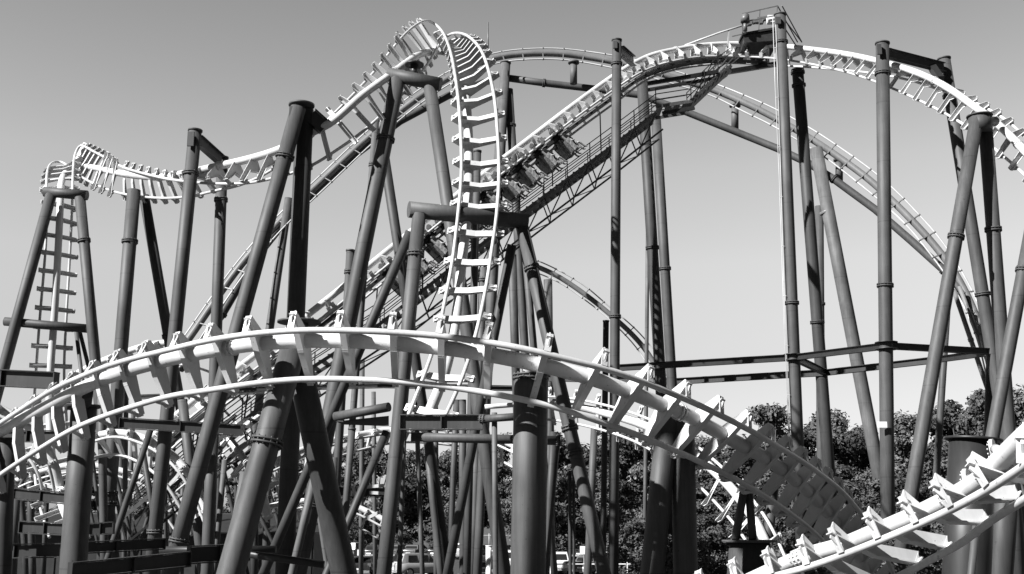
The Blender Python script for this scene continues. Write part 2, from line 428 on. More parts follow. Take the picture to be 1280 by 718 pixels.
# C: close track in the lower right corner
TC = [
 (860,750, 900,820, 868,752, 18.2,1,0),
 (930,730, 960,790, 932,728, 17.4,1,0),
 (1004,711, 1030,760, 1000,697, 16.4,1,0),
 (1054,694, 1080,740, 1050,683, 15.7,1,0),
 (1100,676, 1133,716, 1092,666, 15,1,0),
 (1150,655, 1165,699, 1140,646, 14.3,1,0),
 (1181,641, 1200,680, 1172,631, 13.8,1,0),
 (1212,625, 1224,662, 1202,615, 13.3,1,0),
 (1242,608, 1248,645, 1230,596, 12.8,1,0),
 (1280,583, 1276,628, 1266,560, 12.1,1,0),
 (1320,552, 1310,605, 1305,524, 11.4,1,0)]
rC = track('thick white track climbing out of the lower right corner in front of the drum column', TC, G=1.1, spacing=.78, joints=(.2,.66,.82), rs=.11, rr=.048, hook=.24, tie_w=1.0, web=.6, hn=.3)
# D: lift hill, crest, and drop to the right edge
def perp(S_, k, dx=0, dy=0): pass
TD = []
Dl = [(180,556,47),(240,503,47.5),(301,458,48),(340,428,48.5),(378,399,49),(429,359,49.7),(462,332,50.3),(505,297,51),(560,253,51.8),(617,208,52.7),(650,183,53.3),(680,160,53.8),(718,131,54.6),(765,97,55.8)]
for (x, y, D) in Dl:
    TD.append((x+6, y+13, x+13, y+25, x, y, D, 1, 0))
TD += [
 (797,93, 803,103, 792,80, 56.6,1,0),
 (822,82, 830,91, 816,69, 57.4,1,0),
 (850,75, 856,85, 847,62, 58.2,1,0),
 (880,71, 885,81, 880,57, 59,1,0),
 (922,71, 920,79, 922,55, 59.6,1,0),
 (966,73, 966,82, 966,57, 59,1,0),
 (1007,79, 1010,84, 1005,61, 57.6,1,0),
 (1053,89, 1053,88, 1052,67, 55,1,0),
 (1091,101, 1093,92, 1091,75, 52.6,1,0),
 (1128,116, 1135,100, 1128,85, 50.2,1,0),
 (1158,130, 1168,110, 1158,96, 48.4,1,-.05),
 (1185,144, 1200,121, 1188,112, 46.6,1,-.15),
 (1212,161, 1228,133, 1217,133, 44.8,1,-.25),
 (1243,186, 1260,152, 1247,155, 42.8,1,-.3),
 (1278,216, 1292,182, 1280,188, 41,1,-.3),
 (1312,250, 1326,216, 1314,224, 39.5,1,-.3)]
rD = track('white track of the lift hill and high crest, dropping away at the right edge', TD, G=1.15, spacing=1.15, joints=(.55,.84,.96), hook=.2, rs=.155, tie_w=1.5, web=.12)
_t, _A, _B, _S = rD; nl = 19*14
mbw, mbk = MB(), MB()
for i in range(0, nl-4, 4):
    m0, m1 = (_A[i]+_B[i])/2, (_A[i+4]+_B[i+4])/2
    n0 = (_S[i]-m0).normalized(); n1 = (_S[i+4]-m1).normalized()
    mbw.bar(m0+n0*.22, m1+n1*.22, .34, .16, n0)
    mbk.bar(m0-n0*.02, m1-n1*.02, .5, .12, n0)
mbw.build('chain_trough', M['white'], _t); mbk.build('anti_rollback', M['dark'], _t)
# E: far arch behind everything
TE = [
 (205,455, 218,468, 206,462, 72,-1,.2),
 (233,417, 246,430, 236,424, 73,-1,.2),
 (262,375, 274,388, 265,382, 74,-1,.2),
 (298,326, 309,338, 301,332, 75,-1,.2),
 (345,272, 354,285, 348,279, 76,-1,.2),
 (400,220, 408,234, 402,227, 77,-1,.2),
 (460,163, 467,178, 462,171, 78,-1,.2),
 (520,115, 525,130, 522,123, 79,-1,.2),
 (575,82, 578,96, 577,89, 79.6,-1,.2),
 (625,65, 626,78, 626,71, 80,-1,.2),
 (683,60.5, 683,74, 683,67, 80,-1,.2),
 (730,64, 729,78, 730,71, 80,-1,.2),
 (790,74, 787,90, 789,82, 79.6,-1,.2),
 (850,91, 845,106, 848,99, 79.2,-1,.2),
 (897,106, 890,120, 893,113, 78.8,-1,.2),
 (939,123, 930,140, 935,131, 78,-1,.2),
 (972,138, 961,155, 967,147, 77.4,-1,.2),
 (1012,160, 1000,177, 1006,169, 76.6,-1,.2),
 (1049,184, 1037,201, 1043,193, 76,-1,.2),
 (1091,214, 1074,230, 1083,222, 75,-1,.2),
 (1122,241, 1108,258, 1114,250, 74.3,-1,.2),
 (1150,270, 1137,286, 1143,279, 73.6,-1,.2),
 (1176,300, 1160,314, 1169,308, 73,-1,.2),
 (1200,336, 1185,348, 1194,342, 72.4,-1,.2),
 (1222,378, 1207,388, 1215,383, 71.8,-1,.2),
 (1238,425, 1224,432, 1231,429, 71,-1,.2),
 (1252,490, 1238,494, 1245,492, 70,-1,.2)]
rE = track('grey track of the wide far arch running behind all the supports', TE, G=1.3, spacing=1.55, rs=.24, rr=.055, style='cross', m='tpale', mr_='rail')
TF = [
 (630,313, 640,332, 636,323, 86,-1,.1),
 (661,322, 673,342, 667,332, 86,-1,.1),
 (692,335, 704,356, 698,346, 86,-1,.1),
 (729,356, 735,378, 731,368, 86,-1,.1),
 (762,384, 759,397, 760,391, 86,-1,.1),
 (796,413, 790,428, 793,421, 86,-1,.1),
 (822,446, 812,460, 817,453, 86,-1,.1),
 (840,490, 828,500, 834,496, 86,-1,.1)]
track('small grey far track sloping down to the right between the middle columns', TF, G=1.3, spacing=1.5, rs=.2, rr=.05, style='cross', m='tpale', mr_='rail')
TI = [
 (640,500, 640,522, 643,506, 44,1,0),
 (690,496, 680,524, 690,503, 43.6,1,0),
 (735,502, 720,530, 735,511, 43,1,0),
 (780,513, 764,541, 776,522, 42,1,0),
 (820,528, 802,556, 813,535, 41,1,0),
 (860,550, 838,579, 850,555, 39.6,1,0),
 (898,580, 872,606, 886,583, 38.2,1,0),
 (932,614, 903,638, 918,615, 37,1,0),
 (962,655, 930,672, 946,655, 36,1,0),
 (985,705, 952,715, 968,705, 35.5,1,0)]
track('white lower track behind the front arch, curling down under it on the right', TI, G=1.15, spacing=1.0, hook=.3, rr=.05)
TJ = [
 (300,610, 305,628, 298,600, 50,1,0),
 (350,585, 355,602, 348,575, 52,1,0),
 (400,562, 404,578, 398,556, 54,1,0),
 (450,548, 453,562, 448,544, 56,1,0),
 (500,541, 501,553, 500,536, 57,1,0),
 (560,543, 559,556, 560,536, 58,1,0),
 (610,552, 606,566, 612,546, 58,1,0),
 (650,570, 644,586, 654,563, 57,1,0)]
track('thin white low track crossing level under the big hump behind the supports', TJ, G=1.15, spacing=1.0, hook=.2)
TN = [
 (222,500, 246,480, 236,492, 52,1,-.2),
 (246,533, 272,505, 258,518, 51,1,-.3),
 (272,562, 302,536, 284,546, 50,1,-.4),
 (296,590, 326,566, 305,574, 49,1,-.4),
 (314,622, 344,602, 324,606, 48,1,-.4),
 (326,660, 356,648, 336,648, 47.5,1,-.4)]
track('short white track plunging right between the left column pairs', TN, G=1.15, spacing=.9, hook=.25, rs=.17)
TM = [
 (60,505, 66,528, 58,498, 56,1,0),
 (100,474, 106,494, 98,466, 56,1,0),
 (150,452, 154,470, 150,443, 55,1,0),
 (200,438, 202,455, 200,429, 54,1,0),
 (250,442, 248,460, 252,433, 53.5,1,0),
 (290,462, 284,478, 295,452, 53,1,0),
 (318,492, 306,505, 326,485, 53,1,0)]
track('white curved track crest peeking over the front arch at left', TM, G=1.15, spacing=.95, hook=.3)
TO = [
 (96,560, 92,580, 98,553, 47,1,.1),
 (140,546, 138,568, 141,541, 46,1,.1),
 (180,556, 172,577, 183,549, 45.5,1,.1),
 (215,580, 202,600, 220,573, 45,1,.1),
 (240,616, 224,632, 246,610, 45,1,.1),
 (258,660, 240,670, 264,655, 45,1,.1)]
track('white helix track low down behind the leftmost columns', TO, G=1.15, spacing=.9, hook=.3)
TQ = [
 (-40,505, -40,528, -40,498, 42,1,.1),
 (0,520, -4,540, 2,512, 42,1,.1),
 (36,545, 26,562, 40,537, 42,1,.1),
 (60,580, 48,592, 66,574, 42,1,.1),
 (70,625, 56,632, 77,622, 42.5,1,.1)]
track('white track bending down at the far left edge above the dark beams', TQ, G=1.15, spacing=.9, hook=.3)
TS = [
 (-30,640, -26,656, -32,632, 58,1,0),
 (30,606, 34,622, 28,598, 58,1,0),
 (90,590, 92,606, 88,582, 58,1,0),
 (150,596, 148,612, 150,588, 58,1,0),
 (205,622, 198,636, 208,614, 58,1,0),
 (240,668, 228,678, 246,662, 58,1,0)]
track('low white hump of track half hidden by the lower left I-beams', TS, G=1.15, spacing=.95, hook=.3)
TT = [
 (300,660, 306,676, 296,652, 62,1,0),
 (345,640, 350,656, 342,632, 62,1,0),
 (395,634, 397,650, 394,626, 62,1,0),
 (440,640, 440,656, 441,632, 62,1,0),
 (480,660, 474,674, 484,652, 62,1,0)]
track('low white track between the splayed legs close above the parked cars', TT, G=1.15, spacing=.95, hook=.3)
TR = [
 (395,500, 400,516, 392,493, 62,1,0),
 (340,520, 346,537, 338,512, 61,1,0),
 (290,558, 298,574, 286,550, 60,1,0),
 (240,598, 249,614, 236,590, 59,1,0),
 (190,640, 200,655, 186,632, 58,1,0)]
track('lower white track beside the lift steps, sloping down to the left', TR, G=1.15, spacing=1.0, hook=.25)
# ------------------------------------------------------------------ supports, from the photograph left to right
s = support('A-frame with crossbar at the far left holding the vertical ladder of track', (80,600,50))
tubebar(s, (55.5,240,49.2), (109,244.5,49.2), 13)
leg(s, (64,243,49.2), (4,463,49.0), 14, (), m='col'); leg(s, (100,247,49.2), (119,450,49.0), 13.5, (301,), m='col')
tubebar(s, (6,402,49.2), (109,411,49.2), 11, m='coldark', name='brace')
leg(s, (95,413,49.9), (101,460,49.9), 5, m='col'); leg(s, (99,412,50.4), (109,452,50.4), 5, m='col')
s = support('pair of crossed legs under the left end of the twisted track, one leg painted darker as if shaded', (163,600,48))
leg(s, (167.5,238,48.1), (134,649,47.6), 17, (302,617,630)); leg(s, (180,245,48.8), (240,591,49.3), 13, (420,), m='coldark')  # second leg takes the darker paint copy for its shade
s = support('leaning column with boxed bracket joined by an arm over the track, left of the two', (240,600,44))
leg(s, (244,164,43.6), (194,667,43.2), 17, (217,665), cap=True)
beambar(s, (249,176,43.7), (277,201,45.9), 14, m='col', name='arm')
leg(s, (278,198,46.2), (261,679,46), 14.5, (250,), cap=True, m='col')
mb = MB(); c = P(238.5,174,43.2); mb.box(c, Vector((.13,0,0)), Vector((0,.05,0)), Vector((0,0,.3))); mb.build('bracket_plate', M['col'], s)
s = support('tall A-frame of two thick legs meeting at a capped top beside the rising track', (330,600,41.5))
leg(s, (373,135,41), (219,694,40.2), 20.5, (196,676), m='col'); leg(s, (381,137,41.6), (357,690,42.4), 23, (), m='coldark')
mb = MB(); c = P(377,133,41.2); mb.tube([c, c+Vector((0,0,.08))], .5, 24); mb.build('cap_plate', M['col'], s)
beambar(s, (388,144,41.5), (406,160,41.6), 19, m='beam', name='arm')
mb = MB(); c = P(365,141,40.8); mb.box(c, Vector((.1,0,0)), Vector((0,.06,0)), Vector((0,0,.24))); mb.build('bracket_plate', M['col'], s)
s = support('tall portal frame with thick crossbar just under the top of the big hump', (500,600,39.4))
tubebar(s, (485,93,43), (551,106,42.8), 18, m='col')
leg(s, (497,99,43), (373,714,41.5), 20.5, (174,632), m='col'); leg(s, (537,107,42.9), (630,716,41), 17.5, (), m='col')
leg(s, (478,180,44.5), (515,420,46), 13, (388,), m='coldark')
mb = MB(); c = P(518,82,43.6); mb.tube([c, c+Vector((0,0,.06))], .40, 24); mb.tube([c-Vector((0,0,.5)), c], .16, 16); mb.build('saddle', M['beam'], s)
s = support('slim pale pole just behind the left leg of the portal frame', (461,600,46))
leg(s, (470,150,46), (438,560,46), 8.5, (206,), m='colpale')
s = support('short capped post standing left of the portal leg above the front arch', (437,600,44))
leg(s, (438,314,44), (428,480,44), 10.5, (340,), cap=True, m='col')
s = support('hammerhead frame with a thick horizontal tube crossing behind the vertical drop', (560,600,34.6))
tubebar(s, (511,262,34.3), (658,277,35.6), 21, m='col', name='crossbar')
leg(s, (524,268,34.3), (480,717,33.6), 18, (318,), m='col'); leg(s, (513,290,34.9), (421,504,36.4), 12.5, (), m='coldark')
leg(s, (652,281,35.6), (755,717,34.4), 17, (335,535,566), m='col'); leg(s, (640,306,36.1), (598,520,37.4), 12, (), m='coldark')
leg(s, (640,318,37), (644,440,38), 11, m='col')
leg(s, (655,300,36.8), (686,640,39), 9, m='col')
s = support('twin grey poles behind the spine of the vertical drop', (597,600,43))
leg(s, (597,190,43), (586,620,43), 9.5, (), cap=True, m='col'); leg(s, (604,335,45), (596,560,45), 10, (350,), m='colpale')
s = support('back post with sloping leg behind the vertical drop carrying the far arch', (625,600,79))
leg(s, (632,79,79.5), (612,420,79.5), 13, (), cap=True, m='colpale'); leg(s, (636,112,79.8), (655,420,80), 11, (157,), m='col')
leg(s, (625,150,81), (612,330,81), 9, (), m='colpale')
mb = MB(); mb.tube([P(610,28,78), P(610.3,72,78)], .05, 8); tag(mb.build('lightning_rod', M['steel'], None, P(610,72,78)), 'thin lightning rod poking up beside the top of the big hump', 'lightning rod')
# arch support tubes (one thing)
g = P(700,650,80); s = empty('arch_truss', (g.x, g.y, 0), 'long grey tube following the far arch from below on short stubs', 'support truss')
TU = [(225,462,72.5),(250,430,73.5),(278,393,74.5),(318,325,75.5),(349,286,76.3),(386,246,77.2),(432,203,78),(500,152,79),(560,120,79.6),(612,101,80)]
TU2 = [(636,98,80),(680,104,80),(740,111,80),(800,119,79.6),(850,137,79.2),(920,165,78.6),(972,186,77.6),(1012,205,76.6),(1042,224,76),(1094,262,75),(1140,302,74),(1180,338,73),(1204,368,72.3),(1224,402,71.8)]
for T_, fl in ((TU, (2, 5)), (TU2, (1, 8, 11))):
    pts = [P(*q) for q in T_]; mb = MB(); mb.tube(pts, .27, 22); o = mb.build('chord', M['col' if T_ is TU2 else 'coldark'], s)
    for i in fl:
        fb = MB(); flange(fb, pts[i], pts[i+1]-pts[i-1], .27, .06); fb.build('flange', M['col'], o)
for (x, y0, y1) in ((717,78,105),(918.7,132,162),(1049,200,226)):
    mb = MB(); mb.tube([P(x,y0,79), P(x,y1,79)], .27, 18); mb.tube([P(x,y0-1,79), P(x,y0+1.5,79)], .42, 18); mb.build('stub', M['colpale'], s)
s = support('slim straight column in front of the lift hill with a bracket over the track', (770,600,53))
leg(s, (771,51,53), (767,700,53), 12.6, (80,396), cap=True, m='col')
beambar(s, (777,64,53.2), (792,77,55.4), 13, m='beam', name='arm')
mb = MB(); c = P(769,56,52.7); mb.box(c, Vector((.1,0,0)), Vector((0,.06,0)), Vector((0,0,.2))); mb.build('bracket_plate', M['col'], s)
s = support('square topped post hidden half behind the slim straight column', (757,600,58))
beambar(s, (757,402,57), (757,640,57), 8, m='beam', name='leg') if False else leg(s, (757.5,402,57), (755,600,57), 7.5, (), cap=True, m='coldark')
s = support('leaning column pair under the shoulder of the lift hill', (822,600,60))
leg(s, (802,92,59), (825,464,59.4), 14.5, (310,), m='coldark'); leg(s, (820,150,61), (839,464,61.5), 13, (336,), m='col')
leg(s, (810,250,62), (808,470,62), 5, m='colpale')
s = support('high column rising through the crest beside the top platform', (990,600,57))
leg(s, (975,19,57), (1001,650,57), 15, (53,379), cap=True, m='col')
mb = MB(); c = P(972.5,26,56.6); mb.box(c, Vector((.14,0,0)), Vector((0,.06,0)), Vector((0,0,.2))); mb.build('bracket_plate', M['col'], s)
s = support('column with ringed neck just under the crest, right of the high column', (1025,600,62))
leg(s, (997,88,61.5), (1034,560,62.5), 15, (91,107,403), m='coldark', cap=True)
s = support('pale leaning leg with light collar under the far arch', (1060,600,76))
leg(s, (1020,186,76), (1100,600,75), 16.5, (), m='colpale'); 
leg(s, (1024,258,76.6), (1026,520,77), 11, (380,), m='col')
o_, pa, pb, rr_ = leg(s, (1033,264,75.9), (1034,267,75.9), 18.5, (), ground=False, name='collar', m='tpale')
s = support('straight thick column with small white sign, joined by a beam over the drop', (1105,600,50))
leg(s, (1103,55,50), (1110,660,50), 17.3, (92,357), cap=True, m='col')
beambar(s, (1110,67,50.2), (1180,85,52), 12.5, m='col', name='arm')
leg(s, (1180,74,52.4), (1240,440,52.4), 16, (120,368), cap=True, m='col')
mb = MB(); c = P(1099,62,49.6); mb.box(c, Vector((.1,0,0)), Vector((0,.06,0)), Vector((0,0,.25))); mb.build('bracket_plate', M['col'], s)
mb = MB(); c = P(1103,531,49.5); mb.box(c, Vector((.2,0,0)), Vector((0,.02,0)), Vector((0,0,.13))); mb.build('sign_plate', M['sign'], s)
mb = MB(); a_, b_ = P(1165,84,51.8), P(1176,100,50); mb.bar(a_, b_, .3, .35); mb.build('hanger', M['beam'], s)
s = support('wide A-frame meeting at a drum head under the dropping track at right', (1200,600,41))
leg(s, (1221,148,40.6), (1122,714,40), 17.5, (296,), m='col'); leg(s, (1231,148,41), (1262,560,41.6), 17.5, (287,), m='col')
mb = MB(); c = P(1225,153,40.7); mb.tube([c-Vector((0,0,.35)), c+Vector((0,0,.22))], .42, 24); mb.tube([c+Vector((0,0,.22)), c+Vector((0,0,.27))], .48, 24); mb.build('drum_head', M['col'], s)
mb = MB(); mb.tube([c, P(1243,152,41.8)], .2, 16); mb.build('arm', M['col'], s)
s = support('leaning leg entering at the right edge of the picture', (1270,600,38))
leg(s, (1300,228,38.6), (1240,549,38), 16.5, (338,), m='col')
s = support('slim white pipe pair leaning beneath the end of the far arch', (1210,600,71))
leg(s, (1192,362,70.5), (1246,520,70.5), 6, (425,), m='tpale'); leg(s, (1199,358,71.5), (1226,430,71.5), 5, (), m='tpale')
s = support('slim post far right between the legs of the wide A-frame', (1180,600,66))
leg(s, (1184,385,66), (1176,509,66), 8.5, (), m='col')
s = support('dark column at right standing behind the leaning leg', (1240,600,54))
leg(s, (1240,437,54), (1236,560,54), 13, (), m='coldark')
# tie beams between tall columns
g = P(1100,650,55); s = empty('beam_frame', (g.x, g.y, 0), 'horizontal frame of dark beams linking the tall columns on the right', 'steel frame')
FB = [(772,460,59.6),(992,447,57),(1108,432.5,50),(1243,440,52.4),(1162,451,58),(1032,466,62),(845,477,65),(650,472,70),(560,470,72)]
for i, j in ((0,1),(1,2),(2,3),(3,4),(4,5),(5,6),(1,5),(6,7)):
    beambar(s, FB[i], FB[j], 7.5, m='beam' if i != 5 else 'coldark', name='crossbeam', wf=.8)
for q in (FB[1], FB[2]):
    c = P(*q); mb = MB(); mb.tube([c-Vector((0,0,.17)), c-Vector((0,0,.13))], .5, 24); mb.tube([c+Vector((0,0,.13)), c+Vector((0,0,.17))], .5, 24); mb.build('clamp_ring', M['beam'], s)
c0 = P(1034,640,30.8) + sunv*24; tdir = Vector((.44,.88,-.10)).normalized(); sd = tdir.cross(sunv).normalized()  # added deck out of view, placed only to shade the arch's right end
UP = Vector((0,0,1)); s = empty('added_shade_deck', (c0.x, c0.y, 0), 'added out-of-view deck on a post, shading the falling side of the front arch', 'shade deck')
mb = MB(); mb.box(c0, tdir*7.0, sd*1.5, tdir.cross(sd).normalized()*.06); mb.build('deck', M['beam'], s)
for k_ in (-1, 1):
    mb = MB(); mb.bar(c0 - tdir*7 + sd*1.5*k_ + UP*1.0, c0 + tdir*7 + sd*1.5*k_ + UP*1.0, .06, .06)
    for i in range(9): q = c0 - tdir*7*(1-i/4) + sd*1.48*k_; mb.bar(q, q + UP*1.0, .05, .05, Vector((1,0,0)))
    mb.build('handrail', M['steel'], s)
q = c0 - tdir*6.5 - Vector((0,0,.1)); mb = MB(); mb.tube([q, Vector((q.x - 1.2, q.y, 0))], .22, 18); mb.build('post', M['col'], s)
# front arch supports
s = support('pair of very thick splayed legs with bolted collar under the front arch, left of centre', (360,700,22.4))
leg(s, (366,437,23.3), (288,718,22.6), 33, (553,), m='col'); leg(s, (370,437,23.7), (430,717,24.6), 32, (), m='coldark')  # right leg's shade is put into its paint by the darker copy
mb = MB(); mb.tube([P(374,404,23.4), P(374,404,23.4)+Vector((0,0,.04))], .46, 24); mb.tube([P(374,404,23.4), P(370,440,23.4)], .2, 16); mb.build('saddle', M['col'], s)
s = support('single massive upright column under the front arch in the middle', (660,700,22))
leg(s, (664,470,22.4), (660,718,22.4), 43, (), m='col')
mb = MB(); flange(mb, P(663.5,471,22.4), Vector((0,0,1)), .3, .03, 16); mb.build('flange', M['col'], s)
mb = MB(); mb.tube([P(664,470,22.4), P(663,452,22)], .16, 16); mb.build('saddle', M['white'], s)
s = support('two thick columns standing close together under the falling side of the front arch', (840,700,22.6))
leg(s, (836,512,24.2), (815,717,23.8), 28.5, (), m='col'); leg(s, (853,516,24.2), (857,717,24), 29.5, (), m='col')
s = support('thick upright column under the left side of the front arch', (100,700,25.6))
leg(s, (105,508,26.5), (91,718,26.1), 31.5, (), m='col')
mb = MB(); mb.tube([P(107,490,25.6), P(105,508,26.5)], .17, 16); mb.tube([P(105,508,26.5), P(105,511,26.5)], .38, 24); mb.build('saddle', M['coldark'], s)
s = support('dark column cut by the left edge of the picture', (4,700,28))
leg(s, (8,548,28), (2,718,28), 22, (), m='coldark')
s = support('huge drum shaped column with collar behind the close track at right', (1215,700,18))
leg(s, (1216,551,18), (1208,718,18), 56, (), m='beam')
mb = MB(); mb.tube([P(1217,548,18), P(1217,551,18)], .44, 32); mb.build('cap_plate', M['beam'], s)
for (x, y, D, tx, ty) in ((1239,562,15.6,1252,566), (1206,600,14.6,1212,612)):
    mb = MB(); c = P(x,y,D); t = Vector((.8,-.55,.1)).normalized()
    mb.tube([c, c+t*.05], .14, 24)
    for i in range(10):
        a = i*math.pi/5; q = c + (Vector((t.y,-t.x,0)).normalized()*math.cos(a)+Vector((0,0,1))*math.sin(a))*.105; mb.tube([q-t*.02, q-t*.0+t*-.035], .014, 6)
    mb.tube([c+t*.05, P(tx,ty,13.4)], .07, 14); mb.build('mount_flange', M['white'], s)
s = support('black shaded column at the far right bottom behind the close track', (1255,700,19))
leg(s, (1262,560,20), (1250,718,20), 30, (), m='coldark')
s = support('conical pedestal with a wide top plate carrying two short legs', (935,700,28))
mb = MB(); c = P(937,678,26); b_ = Vector((c.x, c.y, 0)); mb.tube([c, Vector((c.x,c.y,0))], [.45,.85], 32); mb.build('pedestal', M['coldark'], s)
mb = MB(); mb.tube([c+Vector((0,0,.001)), c+Vector((0,0,.05))], .62, 32); mb.build('top_plate', M['col'], s)
leg(s, (930,612,26.2), (919,675,26), 10, ground=False, m='col'); leg(s, (936,612,26.3), (941,675,26), 10, ground=False, m='col')
# middle clutter of lower supports
s = support('tube and plate girder frame under the arch between the thick legs and the hammerhead leg', (450,700,36))
tubebar(s, (419,521,36), (486,509,35), 11.5, m='col', name='brace')
mb = MB(); q = [P(419,527,36.4), P(486,520,35.4), P(486,533,35.4), P(430,531,36.4)]; mb.plate(q, Vector((0,1,0)), .04); mb.build('gusset', M['beam'], s)
beambar(s, (500,528,31.2), (603,528,31.2), 18, m='col', name='girder', plates=True)
tubebar(s, (514,546.5,34.2), (700,551,34.2), 11.5, m='col', name='crossbar', fl=(.995,))
s = support('pale tube ending in a flange left of the massive upright column', (620,700,30))
tubebar(s, (603,524,31), (646,521,30.5), 9.5, m='col', name='stub', fl=(.02,))
leg(s, (606,509,33), (646,506,33), 6, ground=False, m='white', name='pipe')
leg(s, (618,516,31), (619,640,31), 7, m='colpale')
for (lab, ls, m_) in (
 ('three slim legs spreading down behind the middle of the front arch', (((571,500,50),(561,717,50),8),((578,500,50),(579,717,50),9.5),((534,556,47),(547,680,47),9)), 'col'),
 ('dark strut with a pale strut right of the massive upright column', (((692,540,38),(684,690,38),9),((698,556,37),(685,690,37),4.5)), 'coldark'),
 ('thin twin posts in front of the trees right of the massive column', (((712,590,44),(713,717,44),4.5),((717,590,44),(717.5,717,44),3.5)), 'coldark'),
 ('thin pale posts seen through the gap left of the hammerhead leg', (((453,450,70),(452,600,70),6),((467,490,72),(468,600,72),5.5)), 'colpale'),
 ('short capped stub left of the crossing struts', (((440,537,38),(432,640,38),9),), 'col'),
 ('crossed struts low in front of the cars', (((483,540,36),(430,666,35),10),), 'coldark'),
 ('stubby post low beside the black splayed leg', (((418,572,40),(415,680,40),8),), 'col'),
 ('pale post behind the dark girder under the arch', (((544,490,56),(545,640,56),7),((590,455,57),(592,640,57),8)), 'colpale'),
 ('post with flange between the pipe end and the massive column', (((610,430,44),(604,560,44),11),), 'col'),
 ('leaning light legs left of the bright hammerhead leg base', (((520,500,52),(527,690,52),6),((506,520,53),(500,690,53),6)), 'colpale'),
 ('slim leg under the small far track in the middle', (((685,350,86),(688,600,86),11),), 'colpale'),
 ('support post rising under the back arch at left', (((361,248,76),(330,460,76),10.5),), 'colpale'),
 ('short pipe stub under the lower white track right of centre', (((743,536,43),(740,600,43),9),), 'col'),
 ('slim strut pair crossing low between the leftmost tall columns', (((188,538,40),(152,646,40),8),((178,560,44),(193,650,44),7)), 'coldark'),
 ('column behind the low dark I-beams left of the A-frame foot', (((228,500,46),(240,600,46),12),((266,540,44),(260,679,44),15)), 'col'),
 ('leaning post with collar right of the A-frame foot', (((307,590,40),(291,682,40),13),((281,575,46),(271,679,46),7)), 'colpale'),
 ('short dark pipe at the far left among the I-beams', (((19,612,36),(15,700,36),13),), 'col'),
 ('ringed post beside the thick left column', (((126,470,47),(129,620,47),10),), 'col'),
 ('slender posts standing behind the short stub at left', (((158,470,52),(156,640,52),6),((204,540,50),(206,640,50),7)), 'colpale'),
 ('pale legs behind the black splayed leg near the parked cars', (((395,590,40),(365,717,40),10),((386,560,44),(406,690,44),6)), 'colpale'),
 ('dark posts clustered beneath the close track at right', (((1010,640,36),(1004,718,36),12),((968,600,36),(955,718,36),13)), 'coldark'),
 ('slender post under the close track near the tall leaning leg', (((1222,640,16),(1214,718,16),9),), 'col'),
):
    s = support(lab, ls[0][1])
    for i, (a, b, w_) in enumerate(ls): leg(s, a, b, w_, (), m=m_, cap=(lab.startswith('short capped')))
rnd = random.Random(5)
for i in range(16):
    x = 22 + i*21 + rnd.uniform(-6,6); D = rnd.uniform(54, 68); y0 = rnd.uniform(500, 600)
    g = P(x, 600, D); s = empty('steel_post', (g.x, g.y, 0), 'slender post low in the tangle of steel at the lower left', 'post', 'slender posts in the lower left tangle')
    leg(s, (x, y0, D), (x + rnd.uniform(-9,9), 690, D), rnd.uniform(5,9), (y0+30,), m=rnd.choice(['coldark','col','coldark']))
for i in range(12):
    x = 10 + i*29 + rnd.uniform(-6,6); D = rnd.uniform(50, 66); y0 = rnd.uniform(540, 600); dx = rnd.choice([-1,1])*rnd.uniform(25,55)
    g = P(x, 600, D); s = empty('steel_strut', (g.x, g.y, 0), 'thin slanting strut low in the tangle of steel at the lower left', 'strut', 'slanting struts in the lower left tangle')
    leg(s, (x, y0, D), (x + dx, 700, D), rnd.uniform(3.5,6), (), m='coldark', base=False)
# low I-beam frames at the left
g = P(80,700,30); s = empty('beam_frame', (g.x, g.y, 0), 'stack of dark I-beams bolted between columns in the lower left corner', 'steel frame')
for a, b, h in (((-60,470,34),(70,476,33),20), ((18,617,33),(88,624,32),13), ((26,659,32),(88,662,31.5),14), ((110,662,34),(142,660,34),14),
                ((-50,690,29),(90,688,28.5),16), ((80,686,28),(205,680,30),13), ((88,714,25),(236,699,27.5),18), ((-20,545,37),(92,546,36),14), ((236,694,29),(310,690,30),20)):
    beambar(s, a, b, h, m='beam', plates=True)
tubebar(s, (200,688,31), (345,687,31), 9, m='beam', name='brace')
tubebar(s, (290,690,28), (405,706,28), 9, m='beam', name='brace')
g = P(220,700,42); s = empty('beam_frame', (g.x, g.y, 0), 'level dark I-beam crossing behind the left columns beneath the front arch', 'steel frame')
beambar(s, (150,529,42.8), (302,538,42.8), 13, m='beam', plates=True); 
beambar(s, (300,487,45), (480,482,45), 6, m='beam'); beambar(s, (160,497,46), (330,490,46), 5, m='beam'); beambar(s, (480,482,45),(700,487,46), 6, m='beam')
g = P(450,700,44); s = empty('beam_frame', (g.x, g.y, 0), 'low dark platform frame with white brackets behind the crossing struts', 'steel frame')
beambar(s, (415,614,44), (500,616,44), 12, m='beam', plates=True); beambar(s, (355,610,45), (410,612,45), 9, m='dark')
for (x0,y0,x1,y1) in ((441,607,446,626),(446,610,480,607),(437,630,446,622),(462,616,480,617),(425,632,433,638),(455,650,475,640)):
    mb = MB(); mb.bar(P(x0,y0,43.5), P(x1,y1,43.5), .14, .12); mb.build('bracket', M['white'], s)
